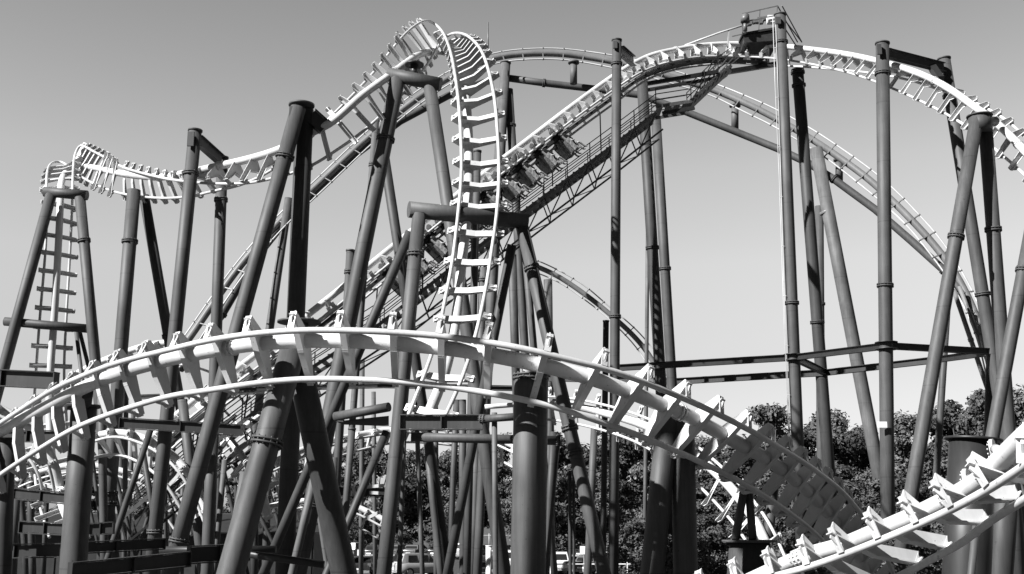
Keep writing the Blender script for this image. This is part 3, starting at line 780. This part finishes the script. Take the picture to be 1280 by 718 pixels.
# ------------------------------------------------------------------ lift catwalk
def lerp_path(path, t):
    n = len(path)-1; k = min(n-1, int(t*n)); u = t*n-k; return path[k].lerp(path[k+1], u)
deckpx = [(150,650,47),(240,575,47.5),(302,528,48),(385,463,49),(475,405,50.3),(525,366,51),(650,268,53),(765,183,55.5),(820,141,57)]
deck = [P(*q) for q in deckpx]
root = empty('lift_catwalk', (deck[4].x, deck[4].y, 0), 'dark stepped catwalk truss with handrails running beneath the lift hill', 'catwalk')
UP = Vector((0,0,1))
def walk(root, path, railh=1.05, depth=1.0, width=1.6, trusslow=True, step=1.6):
    P2 = [path[0]]; 
    for a, b in zip(path, path[1:]):
        n = max(1, int((b-a).length/step))
        for i in range(1, n+1): P2.append(a.lerp(b, i/n))
    y = Vector((0, width, 0))
    mb = MB()
    for a, b in zip(P2, P2[1:]):
        mb.bar(a, b, .08, .16); mb.bar(a+y, b+y, .08, .16)
        n = 4
        for i in range(n):
            q = a.lerp(b, (i+.5)/n); mb.box(q + y*.5 + UP*.05, Vector((.16,0,0)), y*.5, UP*.015)
    mb.build('deck', M['steel'], root)
    for k in (0, 1):
        mb = MB()
        for a, b in zip(P2, P2[1:]):
            for h in (railh, railh*.7, railh*.4): mb.bar(a+y*k+UP*h, b+y*k+UP*h, .045, .045)
            mb.bar(a+y*k, a+y*k+UP*railh, .05, .05)
        mb.build('handrail', M['beam'], root)
    if trusslow:
        mb = MB(); dn = Vector((.35,0,-1)).normalized()*depth
        for i, (a, b) in enumerate(zip(P2, P2[1:])):
            mb.bar(a+dn, b+dn, .09, .09); mb.bar(a+y+dn, b+y+dn, .09, .09)
            mb.bar(a, a+dn, .06, .06); mb.bar(a+dn, b, .05, .05); mb.bar(a+dn, a+y+dn, .06, .06); mb.bar(a+y, a+y+dn, .06, .06); mb.bar(a+dn, b+y+dn, .04, .04)
        mb.build('truss', M['beam'], root)
walk(root, deck)
# vertical frames joining the track and the catwalk truss
for (x, y, D) in ((240,505,47.5),(301,460,48),(378,401,49),(462,333,50.3),(520,286,51.2),(617,210,52.7),(680,162,53.8),(740,117,55)):
    t = min(1, 0); a = P(x+10, y+24, D+.6)
    # nearest deck point straight below
    best = min(((lerp_path(deck, i/60)-Vector((a.x, lerp_path(deck,i/60).y, lerp_path(deck,i/60).z))).length, i) for i in range(61))[1]
    q = lerp_path(deck, best/60); mb = MB(); mb.bar(a, Vector((a.x, q.y, q.z)), .06, .06, Vector((1,0,0))); mb.build('hanger', M['beam'], root)
plat = [P(820,134,57), P(864,127,57.6)]
root = empty('stair_platform', (plat[0].x, plat[0].y, 0), 'landing and steep stairs with handrails below the lift crest', 'staircase')
walk(root, plat, trusslow=False, width=1.8); walk(root, [P(864,127,57.8), P(898,94,58.6), P(914,82,59)], trusslow=False, step=.9, width=1.4)
mb = MB(); 
for i in range(9):
    a = P(864+i*5.5, 135-i*5.2, 57.6); b = P(864+i*5.5+5.5, 135-(i+1)*5.2, 57.6); mb.bar(a, b, .12, .12); mb.bar(a, b+UP*.35, .05, .05)
mb.bar(P(828,142,57.4), P(868,135,57.6), .14, .2); mb.bar(P(911,90,58.6), P(985,78,60.5), .3, .25)
mb.bar(P(808,105,57.5), P(897,90,58.5), .2, .2); mb.bar(P(808,113,59), P(900,97,59.5), .2, .16)
mb.build('truss', M['beam'], root)
for k in range(5):
    mb = MB(); mb.bar(P(868+k*8,120-k*7,58.4), P(892+k*8,76-k*1.0,58.8), .05, .05); mb.build('brace', M['steel'], root)
# crest top platform
top = [P(929,42,58.5), P(968,34,58.5), P(997,56,60.5)]
root = empty('crest_platform', (top[0].x, top[0].y, 0), 'small maintenance platform with rail and motor on the very top of the crest', 'platform')
mb = MB(); d0, d1 = P(928,41,58.3), P(969,34,58.3)
y3 = Vector((0, 3.0, 0)); mb.quadbox([d0-UP*.12, d1-UP*.12, d1+y3-UP*.12, d0+y3-UP*.12, d0, d1, d1+y3, d0+y3])
mb.build('deck', M['beam'], root)
mb = MB(); mb.quadbox([d0+Vector((.1,.1,-.55)), d1+Vector((.2,.1,-.75)), d1+y3*.9+Vector((.2,0,-.8)), d0+y3*.9+Vector((.2,0,-.6)), d0+Vector((.1,.1,-.13)), d1+Vector((.2,.1,-.13)), d1+y3*.9-UP*.13, d0+y3*.9-UP*.13]); mb.build('housing', M['dark'], root)
mb = MB(); r0, r1 = P(928,17.5,58.3), P(972,7.5,58.3); e1 = P(997,53,60.6)
for f_ in (1.0, .55): 
    a = d0.lerp(r0, f_); b = d1.lerp(r1, f_); mb.bar(a, b, .05, .05); mb.bar(a+y3, b+y3, .05, .05)
    mb.bar(b, e1 if f_ == 1 else e1 - UP*.4, .05, .05); mb.bar(b+Vector((.25,0,0)), e1+Vector((.25,0,0)), .05, .05)
for t in (0, .5, 1): mb.bar(d0.lerp(d1, t), r0.lerp(r1, t), .05, .05)
mb.build('handrail', M['steel'], root)
mb = MB(); mb.tube([P(931.5,39,58.1), P(931.5,28,58.1)], .12, 14); mb.tube([P(931.5,28,58.1), P(931.5,19,58.1)], [.26,.22], 16); mb.build('motor', M['steel'], root)
mb = MB(); mb.box(P(963,25,58.6), Vector((.18,0,0)), Vector((0,.2,0)), UP*.2); mb.build('control_box', M['sign'], root)
mb = MB()
for i in range(9):
    a = P(937+i*2.4, 30-i*.6+random.uniform(-2,2), 59+random.random()); mb.box(a, Vector((.12,0,.02)), Vector((0,.15,0)), UP*random.uniform(.06,.16))
mb.build('machinery', M['steel'], root)
mb = MB()
mb.tube([P(856,57,58.6), P(900,41,58.6), P(929,32,58.6)], .055, 8)
for (x, y) in ((870,53),(911,37.5)): mb.bar(P(x,y,58.6), P(x-1,y+18,58.8), .08, .08, Vector((1,0,0)))
mb.build('chain_guide', M['rail'], root)
g = P(970,600,56.8)
mb = MB()
for dx in (0, 3.5): mb.tube([P(966+dx,24,56.8), P(969+dx,110,56.8), P(974+dx*.6,220,56.8), P(980+dx*.4,400,56.8), P(990+dx*.4,640,56.8)], .018, 6)
for k in range(9): c = P(969+k*2.4, 60+k*62, 56.8); mb.box(c, Vector((.07,0,0)), Vector((0,.02,0)), UP*.02)
tag(mb.build('cable_run', M['white'], None, Vector((g.x, g.y, 0))), 'thin pale cables clipped along the left side of the high crest column', 'cable')
# ------------------------------------------------------------------ train on the lift with riders
trk, LA, LB, LS = rD
def person_mesh():
    bm = bpy.data.meshes.new('person')
    V = [(0,0,.0),(0,.0,.28),(0,0,.50),(0,0,.60),(0,.02,.70),(0,.02,.80),
         (-.19,0,.47),(-.25,.10,.24),(-.16,.30,.22),(.19,0,.47),(.25,.10,.24),(.16,.30,.22),
         (-.10,.02,-.02),(-.11,.42,.0),(-.11,.48,-.42),(-.11,.60,-.47),(.10,.02,-.02),(.11,.42,.0),(.12,.52,-.40),(.12,.64,-.44)]
    E = [(0,1),(1,2),(2,3),(3,4),(4,5),(2,6),(6,7),(7,8),(2,9),(9,10),(10,11),(0,12),(12,13),(13,14),(14,15),(0,16),(16,17),(17,18),(18,19)]
    r = [.15,.15,.15,.055,.10,.095,.07,.05,.035,.07,.05,.035,.10,.075,.05,.035,.10,.075,.05,.035]
    bm.from_pydata(V, E, []); o = bpy.data.objects.new('tmp', bm); COL.objects.link(o)
    md = o.modifiers.new('s', 'SKIN'); bm.skin_vertices[0].data[0].use_root = True
    for i, x in enumerate(r): bm.skin_vertices[0].data[i].radius = (x, x*.85)
    o.modifiers.new('u', 'SUBSURF').levels = 1
    dg = bpy.context.evaluated_depsgraph_get(); dg.update()
    me = bpy.data.meshes.new_from_object(o.evaluated_get(dg)); me.name = 'person'
    bpy.data.objects.remove(o)
    me.materials.clear(); me.materials.append(M['cloth']); me.materials.append(M['skin']); me.materials.append(M['seat'])
    for p in me.polygons:
        c = p.center; p.material_index = 1 if (c.z > .56 or (abs(c.x) > .13 and c.y > .12 and c.z > .1)) else (2 if c.z < .08 else 0); p.use_smooth = True
    return me
PM = person_mesh()
def make_car():
    # local axes: x across, y along the track (uphill), z towards the spine; origin at the spine
    root = empty('coaster_car', (0,0,0))
    mb = MB(); X, Y, Z = Vector((1,0,0)), Vector((0,1,0)), Vector((0,0,1))
    mb.box((0,0,-.66), X*.42, Y*.45, Z*.07); mb.box((0,0,-.86), X*.1, Y*.12, Z*.16); mb.box((0,0,-1.0), X*.75, Y*.09, Z*.05)
    mb.box((0,.1,-.6), X*.12, Y*.5, Z*.06); mb.build('chassis', M['dark'], root)
    for sx_ in (-.5, .5):
        for sy_ in (-.28, .28):
            mb = MB(); mb.tube([(sx_*1.02-.05, sy_, -.42), (sx_*1.02+.05, sy_, -.42)], .11, 14); mb.tube([(sx_*1.02-.05, sy_, -.64), (sx_*1.02+.05, sy_, -.64)], .09, 14)
            mb.box((sx_*1.02, sy_, -.53), X*.03, Y*.13, Z*.14); mb.build('wheel_unit', M['chrome'], root)
    for sx_ in (-.42, .42):
        mb = MB()
        mb.plate([Vector((sx_,-.14,-1.25)), Vector((sx_,-.10,-1.9)), Vector((sx_,.30,-2.0)), Vector((sx_,.32,-1.9)), Vector((sx_,.02,-1.82)), Vector((sx_,-.02,-1.25))], X, .40)
        for q in (-.25, .25): mb.plate([Vector((sx_+q,-.17,-1.0)), Vector((sx_+q,-.12,-1.95)), Vector((sx_+q,.1,-1.9)), Vector((sx_+q,.12,-1.0))], X, .05)
        st_ = mb.build('seat', M['seat'], root)
        mb = MB(); mb.tube([(sx_-.15,-.05,-1.02),(sx_-.16,.2,-1.12),(sx_-.16,.28,-1.4),(sx_-.12,.24,-1.66)], .045, 10); mb.tube([(sx_+.15,-.05,-1.02),(sx_+.16,.2,-1.12),(sx_+.16,.28,-1.4),(sx_+.12,.24,-1.66)], .045, 10); mb.tube([(sx_-.13,.25,-1.62),(sx_+.13,.25,-1.62)], .04, 8)
        mb.build('restraint', M['beam'], root)
    return root
car0 = make_car(); first = True
spx = []
def px_of(p):
    q = p - CAM; return 640 + F*q.dot(_r)/q.dot(_f)
for k in range(10):
    X_ = 683 - k*23.5
    i = min(range(2, len(LS)//2+80), key=lambda j: abs(px_of(LS[j]) - X_))
    T = (LS[i+3] - LS[i-3]).normalized(); mid = (LA[i] + LB[i])/2; n = (LS[i] - mid)
    side = (LB[i] - LA[i]).normalized()
    Zv = n - T*n.dot(T); Zv.normalize(); Xv = T.cross(Zv).normalized()
    Mx = Matrix((Xv, T, Zv)).transposed().to_4x4(); Mx.translation = LS[i]
    c = car0 if first else copy_tree(car0)
    c.matrix_world = Mx; c.rotation_mode = 'XYZ'
    lab = {0: 'leading coaster car hanging highest on the lift track', 9: 'rearmost coaster car hanging lowest on the lift track'}.get(k, 'coaster car with dark seats hanging mid-train on the lift track')
    tag(c, lab, 'coaster car', 'cars of the train climbing the lift')
    for sx_ in (-.42, .42):
        o = bpy.data.objects.new('person', PM); COL.objects.link(o)
        loc = Mx @ Vector((sx_, .06, -1.72)); m2 = Mx.copy(); m2.translation = loc; o.matrix_world = m2
        tag(o, 'rider strapped in a hanging seat of the train, legs dangling', 'person', 'riders hanging under the lift track')
        hb = MB(); hb.ball((0,-.0,.80), .115, 10, 6, (1,1,.9)); h = bpy.data.objects.new('hair', hb.mesh('hair', M['dark'], (0,0,0))); COL.objects.link(h); h.parent = o
    first = False
# ------------------------------------------------------------------ ground
def sheet(name, x0, x1, y0, y1, z, m, kind='structure'):
    me = bpy.data.meshes.new(name); me.from_pydata([(x0,y0,z),(x1,y0,z),(x1,y1,z),(x0,y1,z)], [], [(0,1,2,3)]); me.materials.append(m)
    o = bpy.data.objects.new(name, me); COL.objects.link(o); o['kind'] = kind; return o
M['grass'] = mat('dry_grass', .05, .95, .5, 1.2, bump=.5); M['asph'] = mat('asphalt', .035, .9, .25, 2.5, bump=.2); M['gravel'] = mat('gravel', .035, .95, .5, 3, bump=.6)
sheet('ground', -1500, 1500, -200, 2200, 0, M['grass'])
sheet('gravel_yard', -70, 90, 6, 72, .004, M['gravel'])
sheet('parking_lot', -120, 60, 74, 150, .004, M['asph'])
M['paint'] = mat('road_paint', .6, .8, .1, 5)
mb = MB()
for i in range(60): mb.box((-100+i*2.6, 84, .01), Vector((.06,0,0)), Vector((0,2.5,0)), Vector((0,0,.002)))
struct(mb.build('parking_lines', M['paint']))
mb = MB(); mb.box((-30, 72.8, .06), Vector((90,0,0)), Vector((0,.15,0)), Vector((0,0,.06))); struct(mb.build('kerb', M['conc']))
# ------------------------------------------------------------------ trees
def tree_meshes(seed, H, Rw, leaves, lmat, ls):
    rnd = random.Random(seed); tb = MB()
    th = H*.4; lean = Vector((rnd.uniform(-.4,.4), rnd.uniform(-.4,.4), 0))
    tb.tube([Vector((0,0,-.2)), Vector((0,0,th*.5))+lean*.4, Vector((0,0,th))+lean, Vector((0,0,H*.8))+lean*1.5], [H*.028, H*.022, H*.017, H*.006], 10)
    lobes = []
    for i in range(22):
        a = rnd.uniform(0, 2*math.pi); hz = rnd.uniform(.22, .97); rad = Rw*(1-.55*max(0, hz-.45)/.55)*rnd.uniform(.3,1.0)
        c = Vector((math.cos(a)*rad*.8, math.sin(a)*rad*.8, H*hz)); r = Rw*rnd.uniform(.2,.42)*(1.15-.35*hz)
        lobes.append((c, r))
        if i < 12: 
            s0 = Vector((0,0,th*rnd.uniform(.6,1.3)))+lean*.7; tb.tube([s0, s0.lerp(c, .5)+Vector((0,0,-.2)), c], [H*.010, H*.006, H*.002], 6)
    lb = MB(); tot = sum(r*r for _, r in lobes)
    for c, r in lobes:
        n = int(1.5*leaves * r*r/tot)
        for _ in range(n):
            d = Vector((rnd.gauss(0,1), rnd.gauss(0,1), rnd.gauss(0,1))).normalized()
            rr2 = r*(rnd.random()**.45)*rnd.uniform(.75,1.12); p = c + Vector((d.x*rr2, d.y*rr2, d.z*rr2*.75))
            if p.z < H*.04: p.z = H*.04 + rnd.random()
            nx = (d + Vector((rnd.uniform(-.9,.9), rnd.uniform(-.9,.9), rnd.uniform(-.5,1.0)))).normalized()
            u = nx.cross(Vector((rnd.random()-.5, rnd.random()-.5, rnd.random()-.5))).normalized(); v = nx.cross(u)
            s_ = ls*.8*rnd.uniform(.6,1.3); o = len(lb.v)
            lb.v += [tuple(p-u*s_), tuple(p+v*s_*.55), tuple(p+u*s_), tuple(p-v*s_*.55)]; lb.f.append((o,o+1,o+2,o+3)); lb.sm.append(False)
    return tb.mesh('trunk', M['bark'], (0,0,0)), lb.mesh('crown', M[lmat], (0,0,0)), H
TV = [tree_meshes(11,14,5.6,11000,'leafA',.26), tree_meshes(12,15,6.2,12000,'leafB',.27), tree_meshes(13,13,5.2,11000,'leafA',.25), tree_meshes(14,16,6.0,12000,'leafB',.25), tree_meshes(15,12,5.8,11000,'leafA',.26)]
BV = tree_meshes(21,3.2,2.0,5000,'leafB',.10)
tl = [ # photo column, photo row of the top, distance, variant
 (-30,560,150,0),(40,575,140,1),(110,590,145,2),(185,585,150,3),(245,590,140,4),(305,585,150,0),(360,578,142,1),(405,568,150,2),
 (440,556,138,3),(475,560,125,4),(510,566,140,1),(545,558,128,0),(590,556,120,2),(622,548,132,3),(665,552,118,1),(705,548,125,4),(745,545,112,0),
 (790,540,120,2),(830,548,108,1),(880,552,115,3),(915,560,100,4),(962,511,112,1),(1000,522,105,0),(1035,518,116,3),(1062,535,108,2),(1090,560,128,4),(1118,552,120,0),
 (1135,522,104,1),(1165,512,110,3),(1198,500,104,0),(1232,498,98,2),(1262,490,104,1),(1300,486,96,3),(1340,490,104,4),
 (690,590,92,2),(860,600,88,0),(1085,590,90,3),(1040,585,86,2),(1150,585,84,4),(1190,575,80,1),(950,598,86,4),(765,600,94,1),(1000,600,78,0),
 (1115,600,74,2)]
words = ['rounded','spreading','ragged','tall','bushy','lopsided','dense','loose','leafy','shaggy','broad','narrow','billowing','patchy']
where = {}
for i, (x, y, D, k) in enumerate(tl):
    tr, cr_, H0 = TV[k]; g = P(x, y, D); h = g.z; s_ = h/H0*1.0
    lab = '%s %s broadleaf tree in the dense line of woods behind the coaster supports' % (words[i % 14], 'dark' if k in (0,2,4) else 'lighter')
    e = empty('broadleaf_tree', (g.x, g.y, 0), 'dark broadleaf tree standing in the dense line of woods behind the coaster', 'tree', 'trees of the wood behind the coaster')
    e.rotation_euler.z = random.uniform(0, 6.28); sx_ = s_*random.uniform(.95,1.2) if h > 9 else s_*1.3
    e.scale = (sx_, sx_, s_)
    for nm, me in (('trunk', tr), ('crown', cr_)):
        o = bpy.data.objects.new(nm, me); COL.objects.link(o); o.parent = e
for i, (x, y, D) in enumerate(((793,655,62),(805,668,58),(780,672,66),(1010,690,40),(820,690,52),(880,668,56),(905,660,60),(1130,668,50),(1060,672,48),(1165,660,52),(500,668,120),(540,672,118),(470,668,122),(1090,690,40),(850,675,54),(990,668,60),(1030,660,64))):
    g = P(x, y, D); h = max(1.0, g.z); e = empty('shrub', (g.x, g.y, 0), 'low leafy shrub growing in front of the woods', 'shrub', 'shrubs in front of the woods')
    s_ = h/3.2; e.scale = (s_*1.2, s_*1.2, s_); e.rotation_euler.z = i*1.3
    for nm, me in (('stem', BV[0]), ('foliage', BV[1])):
        o = bpy.data.objects.new(nm, me); COL.objects.link(o); o.parent = e
# ------------------------------------------------------------------ chain-link fence
fy = 150; root = empty('wire_fence', (0, fy, 0), 'pale chain-link fence with posts in front of the far trees behind the cars', 'fence')
mb = MB(); mb.tube([(-75,fy,1.9),(60,fy,1.9)], .04, 6); mb.tube([(-75,fy,.1),(60,fy,.1)], .03, 6); mb.build('top_rail', M['rail'], root)
for i in range(75): mb = MB(); x = -75+i*1.8; mb.tube([(x,fy,0),(x,fy,2.15)], .045, 6); mb.build('post', M['rail'], root)
mb = MB()
for i in range(300): x = -75+i*.45; mb.bar((x,fy,.1),(x+1.3,fy,1.9), .008, .008, Vector((0,1,0))); mb.bar((x+1.3,fy,.1),(x,fy,1.9), .008, .008, Vector((0,1,0)))
mb.build('mesh_panel', M['steel'], root)
g = P(140, 690, 70); root = empty('added_dark_shed', (g.x, 70, 0), 'added long low shed, painted dark for the shade behind the left supports', 'added shed')  # added shed, painted dark to stand for the shaded tangle at lower left
x0, x1 = P(-90,690,70).x, P(392,690,70).x
mb = MB(); mb.box(((x0+x1)/2, 73, 1.6), Vector(((x1-x0)/2,0,0)), Vector((0,3,0)), Vector((0,0,1.6))); mb.build('wall', M['dark'], root)
mb = MB(); mb.plate([Vector((x0-.4,69.5,3.15)), Vector((x0-.4,76.5,3.15)), Vector((x0-.4,73,4.2))], Vector((1,0,0)), .05)
mb.bar((x0-.4,71.2,3.75),(x1+.4,71.2,3.75), 3.9, .08, Vector((0,-.29,.96))); mb.bar((x0-.4,74.8,3.75),(x1+.4,74.8,3.75), 3.9, .08, Vector((0,.29,.96))); mb.build('roof', M['beam'], root)
for i in range(9): mb = MB(); mb.box((x0+2+i*2.6, 69.97, 1.5), Vector((.55,0,0)), Vector((0,.03,0)), Vector((0,0,.9))); mb.build('shutter', M['beam'], root)
# near wooden/wire fence at right
fy = 60; root = empty('wire_fence', (12, fy, 0), 'low wire fence under the trees between the columns at right', 'fence')
mb = MB(); mb.tube([(2,fy,1.7),(30,fy,1.7)], .03, 6); mb.build('top_rail', M['rail'], root)
for i in range(15): mb = MB(); x = 2+i*2; mb.tube([(x,fy,0),(x,fy,1.8)], .035, 6); mb.build('post', M['rail'], root)
# ------------------------------------------------------------------ cars
def carbody(paint, suv=True):
    root = empty('parked_car', (0,0,0)); L, W = 4.5, 1.8; Hh = 1.62 if suv else 1.42
    prof = [(-2.22,.42),(-2.25,.75),(-2.18,.98),(-1.95,1.02)] 
    def loft(sections, mb):
        o = len(mb.v); n = len(sections[0])
        for s_ in sections: mb.v += s_
        for i in range(len(sections)-1):
            for k in range(n):
                a = o+i*n+k; b = o+i*n+(k+1) % n; mb.f.append((a, b, b+n, a+n)); mb.sm.append(True)
        mb.f.append(tuple(o+k for k in reversed(range(n)))); mb.f.append(tuple(o+(len(sections)-1)*n+k for k in range(n))); mb.sm += [False, False]
    def ring(x, z0, z1, w0, w1):
        m_ = (z0+z1)/2; return [(x,-w0,z0),(x,w0,z0),(x,w1,z0+.12),(x,w1*1.01,m_),(x,w1*.97,z1-.08),(x,w1*.88,z1),(x,-w1*.88,z1),(x,-w1*.97,z1-.08),(x,-w1*1.01,m_),(x,-w1,z0+.12)]
    mb = MB(); loft([ring(-2.25,.45,.85,.6,.72), ring(-2.18,.32,.98,.7,.84), ring(-1.6,.28,1.02,.78,.9), ring(0,.26,1.0,.8,.91), ring(1.0,.28,.98,.8,.9), ring(1.9,.3,.84,.76,.86), ring(2.2,.36,.72,.66,.74)], mb)
    body = mb.build('body', M[paint], root)
    # cabin
    xr0, xr1 = (-2.0, .95) if suv else (-1.6, 1.0)
    mb = MB(); loft([[(xr0,-.80,.98),(xr0,.80,.98),(xr0+.28,.66,Hh-.04),(xr0+.28,-.66,Hh-.04)], [(xr0+.3,-.83,.98),(xr0+.3,.83,.98),(xr0+.5,.66,Hh),(xr0+.5,-.66,Hh)], [(.2,-.84,.98),(.2,.84,.98),(.05,.66,Hh),(.05,-.66,Hh)], [(xr1,-.80,.96),(xr1,.80,.96),(.35,.62,Hh-.05),(.35,-.62,Hh-.05)]], mb)
    for i in range(len(mb.sm)): mb.sm[i] = False
    mb.build('roof', M[paint], root)
    # windows proud of the cabin
    mb = MB(); mb.plate([Vector((xr0+.03,-.66,1.08)), Vector((xr0+.03,.66,1.08)), Vector((xr0+.215,.58,Hh-.14)), Vector((xr0+.215,-.58,Hh-.14))], Vector((1,0,-.3)), .05); mb.build('rear_window', M['glass'], root)
    mb = MB(); mb.plate([Vector((xr1-.04,-.66,1.03)), Vector((xr1-.04,.66,1.03)), Vector((.42,.56,Hh-.10)), Vector((.42,-.56,Hh-.10))], Vector((1,0,.9)), .05); mb.build('windscreen', M['glass'], root)
    for s_ in (-1, 1):
        for (x0, x1) in ((xr0+.5, -.75), (-.65, .12), (.2, .62)):
            mb = MB(); mb.plate([Vector((x0,s_*.815,1.06)), Vector((x1,s_*.825,1.06)), Vector((min(x1,.28),s_*.69,Hh-.12)), Vector((x0+.08,s_*.69,Hh-.12))], Vector((0,1,.3)), .03); mb.build('side_window', M['glass'], root)
        mb = MB(); mb.box((-2.2, s_*.68, .88), Vector((.05,0,0)), Vector((0,.12,0)), Vector((0,0,.12))); mb.build('tail_light', M['lamp'], root)
        mb = MB(); mb.box((2.12, s_*.6, .66), Vector((.08,0,0)), Vector((0,.14,0)), Vector((0,0,.07))); mb.build('headlight', M['chrome'], root)
        for x in (-1.4, 1.4):
            mb = MB(); mb.tube([(x, s_*.70, .33), (x, s_*.92, .33)], .33, 20); wh = mb.build('wheel', M['tyre'], root)
            mb = MB(); mb.tube([(x, s_*.921, .33), (x, s_*.93, .33)], .21, 16); mb.build('rim', M['chrome'], wh)
    mb = MB(); mb.box((-2.27,0,.6), Vector((.01,0,0)), Vector((0,.26,0)), Vector((0,0,.06))); mb.build('number_plate', M['sign'], root)
    mb = MB(); mb.box((-2.24,0,.42), Vector((.05,0,0)), Vector((0,.7,0)), Vector((0,0,.09))); mb.build('bumper', M['seat'], root)
    return root
M['silver'] = mat('car_silver', .34, .3, .03, 2); M['carwhite'] = mat('car_white', .6, .25, .02, 2); M['cardark'] = mat('car_dark', .03, .2, .1, 2); M['cargrey'] = mat('car_grey', .09, .25, .1, 2)
silver = carbody('silver'); white = carbody('carwhite'); darkc = carbody('cardark', False); greyc = carbody('cargrey', False)
def place(o, x, D, rz, label, group): g = P(x, HOR, D); o.location = (g.x, D, .004); o.rotation_euler.z = R(rz); tag(o, label, 'car', group)
place(silver, 527, 82, 35, 'silver hatchback seen from behind between the slim legs', 'cars parked in the near row')
place(white, 697, 86, 88, 'white van-like car with dark rear window right of the massive column', 'cars parked in the near row')
place(darkc, 456, 82, 90, 'black car with a pale notice above it beside the black splayed leg', 'cars parked in the near row')
place(greyc, 742, 84, 60, 'grey saloon half hidden behind the leaning grey leg', 'cars parked in the near row')
for (src, x, D, rz, lab) in ((darkc, 605, 84, 90, 'dark car behind the white post left of the massive column'), (silver, 778, 88, 60, 'silver car tail beside the slim straight column foot'),
                        (white, 640, 90, 90, 'white car tucked behind the massive column'), (greyc, 425, 88, 85, 'grey car half hidden behind the black splayed leg'),
                        (white, 350, 84, 90, 'white car behind the thick splayed left leg'), (silver, 390, 86, 92, 'silver car between the splayed legs of the front arch')):
    place(copy_tree(src), x, D, rz, lab, 'cars parked in the near row')
k = 0
for x in range(395, 790, 26):
    src = (greyc, darkc, silver, darkc, greyc)[k % 5]; k += 1
    place(copy_tree(src), x + random.uniform(-3,3), 118 + random.uniform(-1,1), 70, {0:'grey',1:'dark',2:'silver',3:'dark',4:'grey'}[(k-1) % 5] + ' parked car in the far row under the fence', 'cars parked in the far row')
# signs
def sign(x, y, D, w_, h_, label, m='sign'):
    g = P(x, y, D); root = empty('sign_board', (g.x, g.y, 0), label, 'sign')
    mb = MB(); mb.tube([(g.x, g.y+.04, 0), (g.x, g.y+.04, g.z)], .04, 8); mb.build('post', M['steel'], root)
    mb = MB(); mb.box(g, Vector((w_/2,0,0)), Vector((0,.015,0)), Vector((0,0,h_/2))); mb.build('panel', M[m], root)
sign(730,688,60,.42,.42,'small pale square sign on a post right of the massive column')
sign(551.5,693,70,.5,.42,'small grey sign beside the silver hatchback', 'tpale')
sign(451.7,691,70,.5,.35,'white notice board above the black car')
sign(515.5,669,140,.45,.7,'white notice fixed on the far fence')
sign(1088,641,70,.4,.35,'tiny white sign beneath the trees at right')
mb = MB(); g = P(611,700,50); mb.tube([(g.x,50,0),(g.x,50,.0+P(611,683,50).z)], .13, 14); mb.tube([(g.x,50,P(611,683,50).z),(g.x,50,P(611,683,50).z+.03)], .15, 14)
tag(mb.build('bollard', M['sign'], None, Vector((g.x,50,0))), 'tall white bollard left of the massive upright column', 'bollard')
